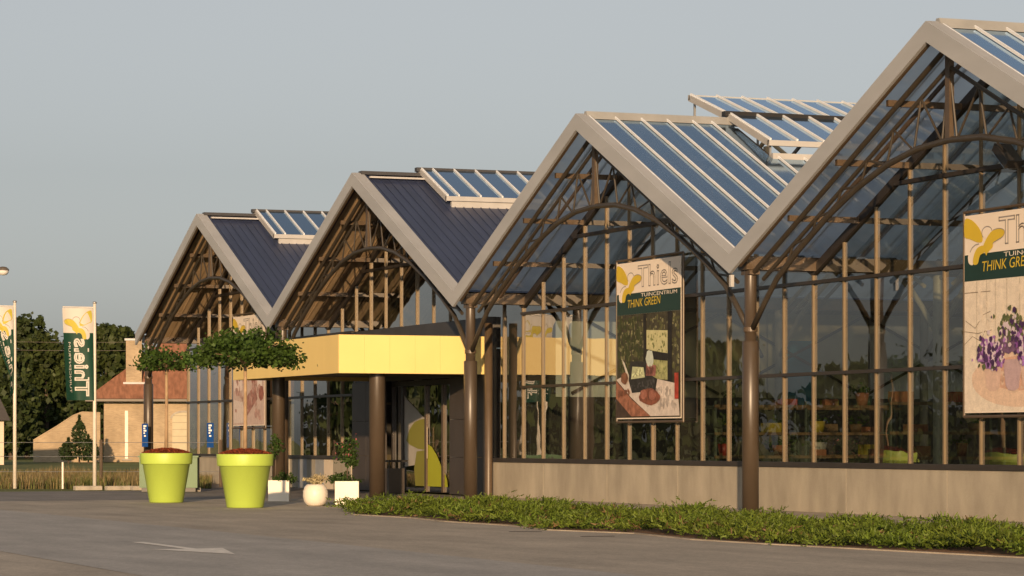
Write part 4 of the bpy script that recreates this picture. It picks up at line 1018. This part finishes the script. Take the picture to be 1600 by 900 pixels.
cab(MB(), -.02, .02, -.012, -.003, .16, 1.0).build('door_seam', M['dark'], t)
cab(MB(), .06, .1, -.03, -.003, .55, .7).build('handle', M['steel'], t)
# litter bin beside the door
bx, by = -24.35, 1.15; t = thing('litter_bin', (bx, by, 0), 'dark litter bin with flat lid beside the entrance door', 'bin')
mb = MB(); yawbox(mb, bx, by, .55, .5, .72, .1); mb.build('body', M['cladding'], t)
mb = MB(); yawbox(mb, bx, by, .8, .6, .06, .1, 0, .90); mb.build('lid', M['black'], t)
mb = MB()
for a, b in ((-.22, -.18), (.22, -.18), (.22, .18), (-.22, .18)): mb.tube([(bx + a, by + b, .7), (bx + a, by + b, .92)], .02, 6)
mb.build('lid_posts', M['black'], t)
# street lamp at the left edge
lx, ly, _ = at(-9, 100); t = thing('street_lamp', (lx, ly, 0), 'street lamp head reaching in at the left edge', 'street lamp')
mb = MB(); mb.tube([(lx, ly, 0), (lx, ly, 6.9), (lx + .04, ly + .08, 7.15), (lx + .1, ly + .22, 7.28)], [.07, .045, .04, .035], 10); mb.build('pole', M['steel'], t, True)
hx, hy = lx + .13, ly + .27
mb = MB(); mb.lathe((hx, hy, 7.12), [(0, .0), (.13, .02), (.19, .1), (.2, .16)], 20); mb.build('lamp_shade', M['signwhite'], t, True)
mb = MB(); mb.lathe((hx, hy, 7.285), [(.21, 0), (.2, .05), (.12, .12), (0, .14)], 20); mb.build('lamp_cap', M['gutter'], t, True)
# floodlight hung under the arch
t = thing('floodlight', (9.1, 1.2, 6.55), 'black floodlight hanging under the arch of the nearest gable', 'floodlight')
mb = MB(); mb.beam((8.85, 1.2, 6.86), (9.3, 1.2, 6.5), .34, .16); mb.build('housing', M['black'], t)
mb = MB(); mb.tube([(9.1, 1.2, 6.7), (9.1, .9, 6.98), (9.1, .5, 6.98)], .02, 6); mb.build('bracket', M['black'], t)
mb = MB(); mb.beam((8.82, 1.18, 6.78), (9.22, 1.18, 6.44), .3, .01); mb.build('lens', M['ventglass'], t)
# power lines in the gap between the trees
a = at(-150, 250, 10.2); b = at(420, 250, 9.9); t = thing('power_line', (a[0], a[1], 0), 'thin overhead power wires crossing above the far trees', 'power line')
mb = MB()
for dz in (0, -.7):
    mb.tube([(a[0] + (b[0] - a[0]) * k / 10, a[1] + (b[1] - a[1]) * k / 10, a[2] + dz - .3 * math.sin(PI * k / 10)) for k in range(11)], .017, 5)
mb.build('wires', M['gutter'], t)
for p in (a, b):
    mb = MB(); mb.tube([(p[0], p[1], 0), (p[0], p[1], 10.6)], [.16, .11], 8); mb.build('post', M['darkbark'], t)

# ------------------------------------------------------------------ brick house, sloping wall, shrubs
hx0 = -155.4; ya, yb = 25.1, 44.0; xb_ = hx0 - 11
hs = thing('brick_house', (hx0, ya, 0), 'yellow brick house with red tiled roof and brick chimney beyond the field', 'house')
mb = MB()
wins = [(26.75, .22, 3.6, 'slit'), ]
mb.box(xb_, hx0, ya, yb, 0, 4.45); mb.build('wall', M['brick'], hs)
mb = MB(); ov = .9; e = 4.62; rz = 9.6; rx = (hx0 + xb_) / 2
x0_, x1_, y0_, y1_ = xb_ - ov, hx0 + ov, ya - 1.35, yb + ov
mb.add([(x0_, y0_, e), (x1_, y0_, e), (x1_, y1_, e), (x0_, y1_, e), (rx, ya + 5.2, rz), (rx, yb - 5.2, rz)], [(1, 2, 5, 4), (0, 1, 4), (3, 0, 4, 5), (2, 3, 5)])
roof = mb.build('roof', M['tile'], hs)
mb = MB(); mb.box(x1_ + .005, x1_ + .15, y0_, y1_, e - .2, e - .03); mb.box(x0_ + .02, x1_, y0_ + .02, y1_ - .02, e - .16, e - .06); mb.build('gutter', M['gutter'], hs)
mb = MB(); mb.box(hx0 - 1.6, hx0 - .6, ya + 1.6, ya + 2.75, 5.0, 8.9); ch = mb.build('chimney', M['brick'], hs)
mb = MB(); mb.box(hx0 - 1.7, hx0 - .5, ya + 1.5, ya + 2.85, 8.9, 9.05); mb.build('chimney_cap', M['lead'], ch)
mb = MB(); mb.box(hx0 - .62, hx0 - .5, ya + 1.4, ya + 2.95, 5.5, 5.85); mb.build('flashing', M['lead'], ch)
mb = MB(); mb.box(hx0 + .004, hx0 + .05, 26.62, 26.84, .25, 3.75); sw = mb.build('slit_window', M['pole'], hs)
mb = MB(); mb.box(hx0 + .004, hx0 + .12, 26.4, 27.1, .12, .24); mb.build('window_sill', M['kerbconc'], sw)
mb = MB(); arc = [(30.05, .05), (31.75, .05), (31.75, 3.2)] + [(30.9 + .85 * math.cos(q * PI / 8), 3.2 + .42 * math.sin(q * PI / 8)) for q in range(1, 8)] + [(30.05, 3.2)]
mb.prism(arc, lambda u, v, t: (t, u, v), hx0 + .004, hx0 + .06); dr = mb.build('door', M['shutter'], hs)
mb = MB(); ar2 = [(30.9 + 1.0 * math.cos(q * PI / 10), 3.2 + .58 * math.sin(q * PI / 10)) for q in range(11)] + [(30.9 + .86 * math.cos(q * PI / 10), 3.2 + .43 * math.sin(q * PI / 10)) for q in range(10, -1, -1)]
for q in range(10): mb.prism([ar2[q], ar2[q + 1], ar2[20 - q], ar2[21 - q]], lambda u, v, t: (t, u, v), hx0 + .004, hx0 + .09)
mb.build('door_arch', M['kerbconc'], dr)
mb = MB()
for i in range(7): mb.box(hx0 + .061, hx0 + .07, 30.06, 31.74, .5 * i + .38, .5 * i + .40)
mb.build('shutter_slats', M['gutter'], dr)
hs.rotation_euler.z = rad(-13.7)
ya2, yb2 = 19.95, 24.75
mb = MB(); prof = [(ya2, 0), (yb2, 0), (yb2, 3.55), (23.45, 3.6), (22.8, 3.35), (21.6, 2.55), (20.6, 1.95), (ya2, 1.55)]
t = thing('garden_wall', (hx0, (ya2 + yb2) / 2, 0), 'yellow brick garden wall with a sloping top beside the house', 'wall')
mb.prism(prof, lambda u, v, t: (t, u, v), hx0 + .3, hx0 + .05); mb.build('wall', M['brick'], t)
mb = MB()
for a, b in zip(prof[2:], prof[3:]): mb.beam((hx0 + .17, a[0], a[1] + .04), (hx0 + .17, b[0], b[1] + .04), .34, .08)
mb.build('coping', M['brick'], t)
t.rotation_euler.z = rad(-13.7)
def conifer(px, d, h, r, label, seed, low=.0):
    rr = random.Random(seed); x, y, _ = at(px, d); t = thing('conifer_shrub', (x, y, 0), label, 'shrub', 'shrubs before the brick wall')
    mb = MB(); mb.tube([(x, y, -.05), (x, y, h * .9)], [.07, .02], 6); mb.build('trunk', M['darkbark'], t)
    mb = MB()
    for _ in range(900):
        u = rr.random(); q = r * (math.sin(PI * min(1, u + .15)) ** .7) * math.sqrt(rr.random()); a = rr.uniform(0, 2 * PI)
        mb.leaf((x + q * math.cos(a), y + q * math.sin(a), low + (h - low) * u), .26 * rr.uniform(.5, 1.3), rr, .5)
    mb.build('foliage', M['conifer'], t)
conifer(124, 205, 3.3, .55, 'pointed conifer in the middle before the sloping brick wall', 1, 1.2)
conifer(107, 204, 1.75, .75, 'round low shrub left of the pointed conifer', 2, .25)
conifer(138, 204, 1.95, .8, 'round low shrub right of the pointed conifer', 3, .2)
# cottage corner at the left edge
cx1, cy1, _ = at(-30, 190); t = thing('cottage', (cx1, cy1, 0), 'cream rendered cottage corner at the far left edge', 'house')
k = at(6, 190)
mb = MB(); mb.box(k[0] - 6, k[0], k[1] - 7, k[1], 0, 2.85); mb.build('wall', M['render'], t)
mb = MB(); mb.add([(k[0] + .4, k[1] - 7.3, 2.85), (k[0] + .4, k[1] + .35, 2.85), (k[0] - 3, k[1] + .35, 4.4), (k[0] - 3, k[1] - 7.3, 4.4), (k[0] - 6.4, k[1] + .35, 2.85), (k[0] - 6.4, k[1] - 7.3, 2.85)], [(0, 1, 2, 3), (3, 2, 4, 5), (1, 4, 2), (0, 3, 5)]); mb.build('roof', M['gutter'], t)
mb = MB(); mb.box(k[0] + .004, k[0] + .05, k[1] - 2.4, k[1] - 1.2, 1, 2.2); mb.build('window', M['dark'], t)

# ------------------------------------------------------------------ inside the shop: shelf racks with goods
def make_rack(x, y, ln, label):
    t = thing('shelf_rack', (x, y, .03), label, 'shelf rack', 'shelf racks inside the shop')
    mb = MB()
    for yy_ in (y, y + ln / 2, y + ln):
        for xx in (x - .3, x + .3): mb.box(xx - .025, xx + .025, yy_ - .025, yy_ + .025, .03, 2.5)
    mb.build('uprights', M['rack'], t)
    for z in (.5, 1.08, 1.66, 2.34):
        mb = MB(); mb.box(x - .34, x + .34, y - .05, y + ln + .05, z, z + .04); sh = mb.build('shelf', M['rack'], t)
        mb = MB(); mb.box(x + .342, x + .36, y - .05, y + ln + .05, z - .01, z + .06); mb.build('shelf_edge', M['wood'], sh)
    return t
spots = [(-14.5, 6.5, 5.5, 'shelf rack nearest the partition wall'), (-10.5, 4.6, 5, 'shelf rack behind the patio poster'), (-4.2, 6.0, 6, 'shelf rack left of the near column'), (1.0, 8.5, 6, 'shelf rack right of the near column'), (5.2, 6.2, 6, 'shelf rack left of the flower poster'), (8.4, 3.6, 4.5, 'shelf rack behind the flower poster'), (-9.5, 14, 7, 'deep shelf rack in the third hall'), (-2, 17, 7, 'deep shelf rack in the nearest hall')]
for s_ in spots: make_rack(*s_[:3], s_[3] + ' seen through the shop glass')
rr = random.Random(77)
cols = [('red', 'red'), ('ochre', 'yellow'), ('terra', 'terracotta'), ('terra', 'terracotta'), ('cabinet', 'dark green'), ('stickergrey', 'grey'), ('black', 'black'), ('wood', 'brown')]
SH = {.545: 'lowest', 1.125: 'second', 1.705: 'third', 2.385: 'top'}
for ri, (x, y, ln, lab) in enumerate(spots):
    for z in (1.125, 1.705, 2.385):
        for j in range(4):
            key, cn = rr.choice(cols); yy_ = y + ln * (j + .2 + rr.uniform(0, .5)) / 4; s_ = rr.uniform(.13, .22); hh = rr.uniform(.2, .36)
            if rr.random() < .45:
                t = thing('flowerpot', (x + .1, yy_, z), f'{cn} flowerpot on the {SH[z]} shelf, {lab}', 'flowerpot', 'flowerpots on the shop shelves')
                mb = MB(); mb.lathe((x + .1, yy_, z), [(0, .001), (s_ * .7, .001), (s_, hh), (s_ * .9, hh), (s_ * .85, hh - .03), (0, hh - .03)], 14); mb.build('pot', M[key], t, True)
                mb = MB()
                for _ in range(40): mb.leaf((x + .1 + rr.gauss(0, s_ * .8), yy_ + rr.gauss(0, s_ * .9), z + hh + abs(rr.gauss(0, .12))), .12, rr, .5)
                mb.build('plant', M['leaf_bush'], t)
            else:
                mb = MB(); yawbox(mb, x + .1, yy_, s_ * 2.6, s_ * 1.6, hh * .8, PI / 2 + rr.uniform(-.15, .15), 0, z + .001)
                single(mb, 'crate', M[key], (x + .1, yy_, z), f'{cn} crate on the {SH[z]} shelf, {lab}', 'crate', 'crates on the shop shelves')
for i, (x, y) in enumerate(((10.3, -8.75), (13.0, -8.62))):
    mb = MB(); mb.box(x - .04, x + .04, y - .28, y + .28, -.002, .003); single(mb, 'drain_slot', M['black'], (x, y, 0), ['dark drain slot in the paving before the juniper, left of two', 'dark drain slot in the paving before the juniper, right of two'][i], 'drain', 'drain slots')
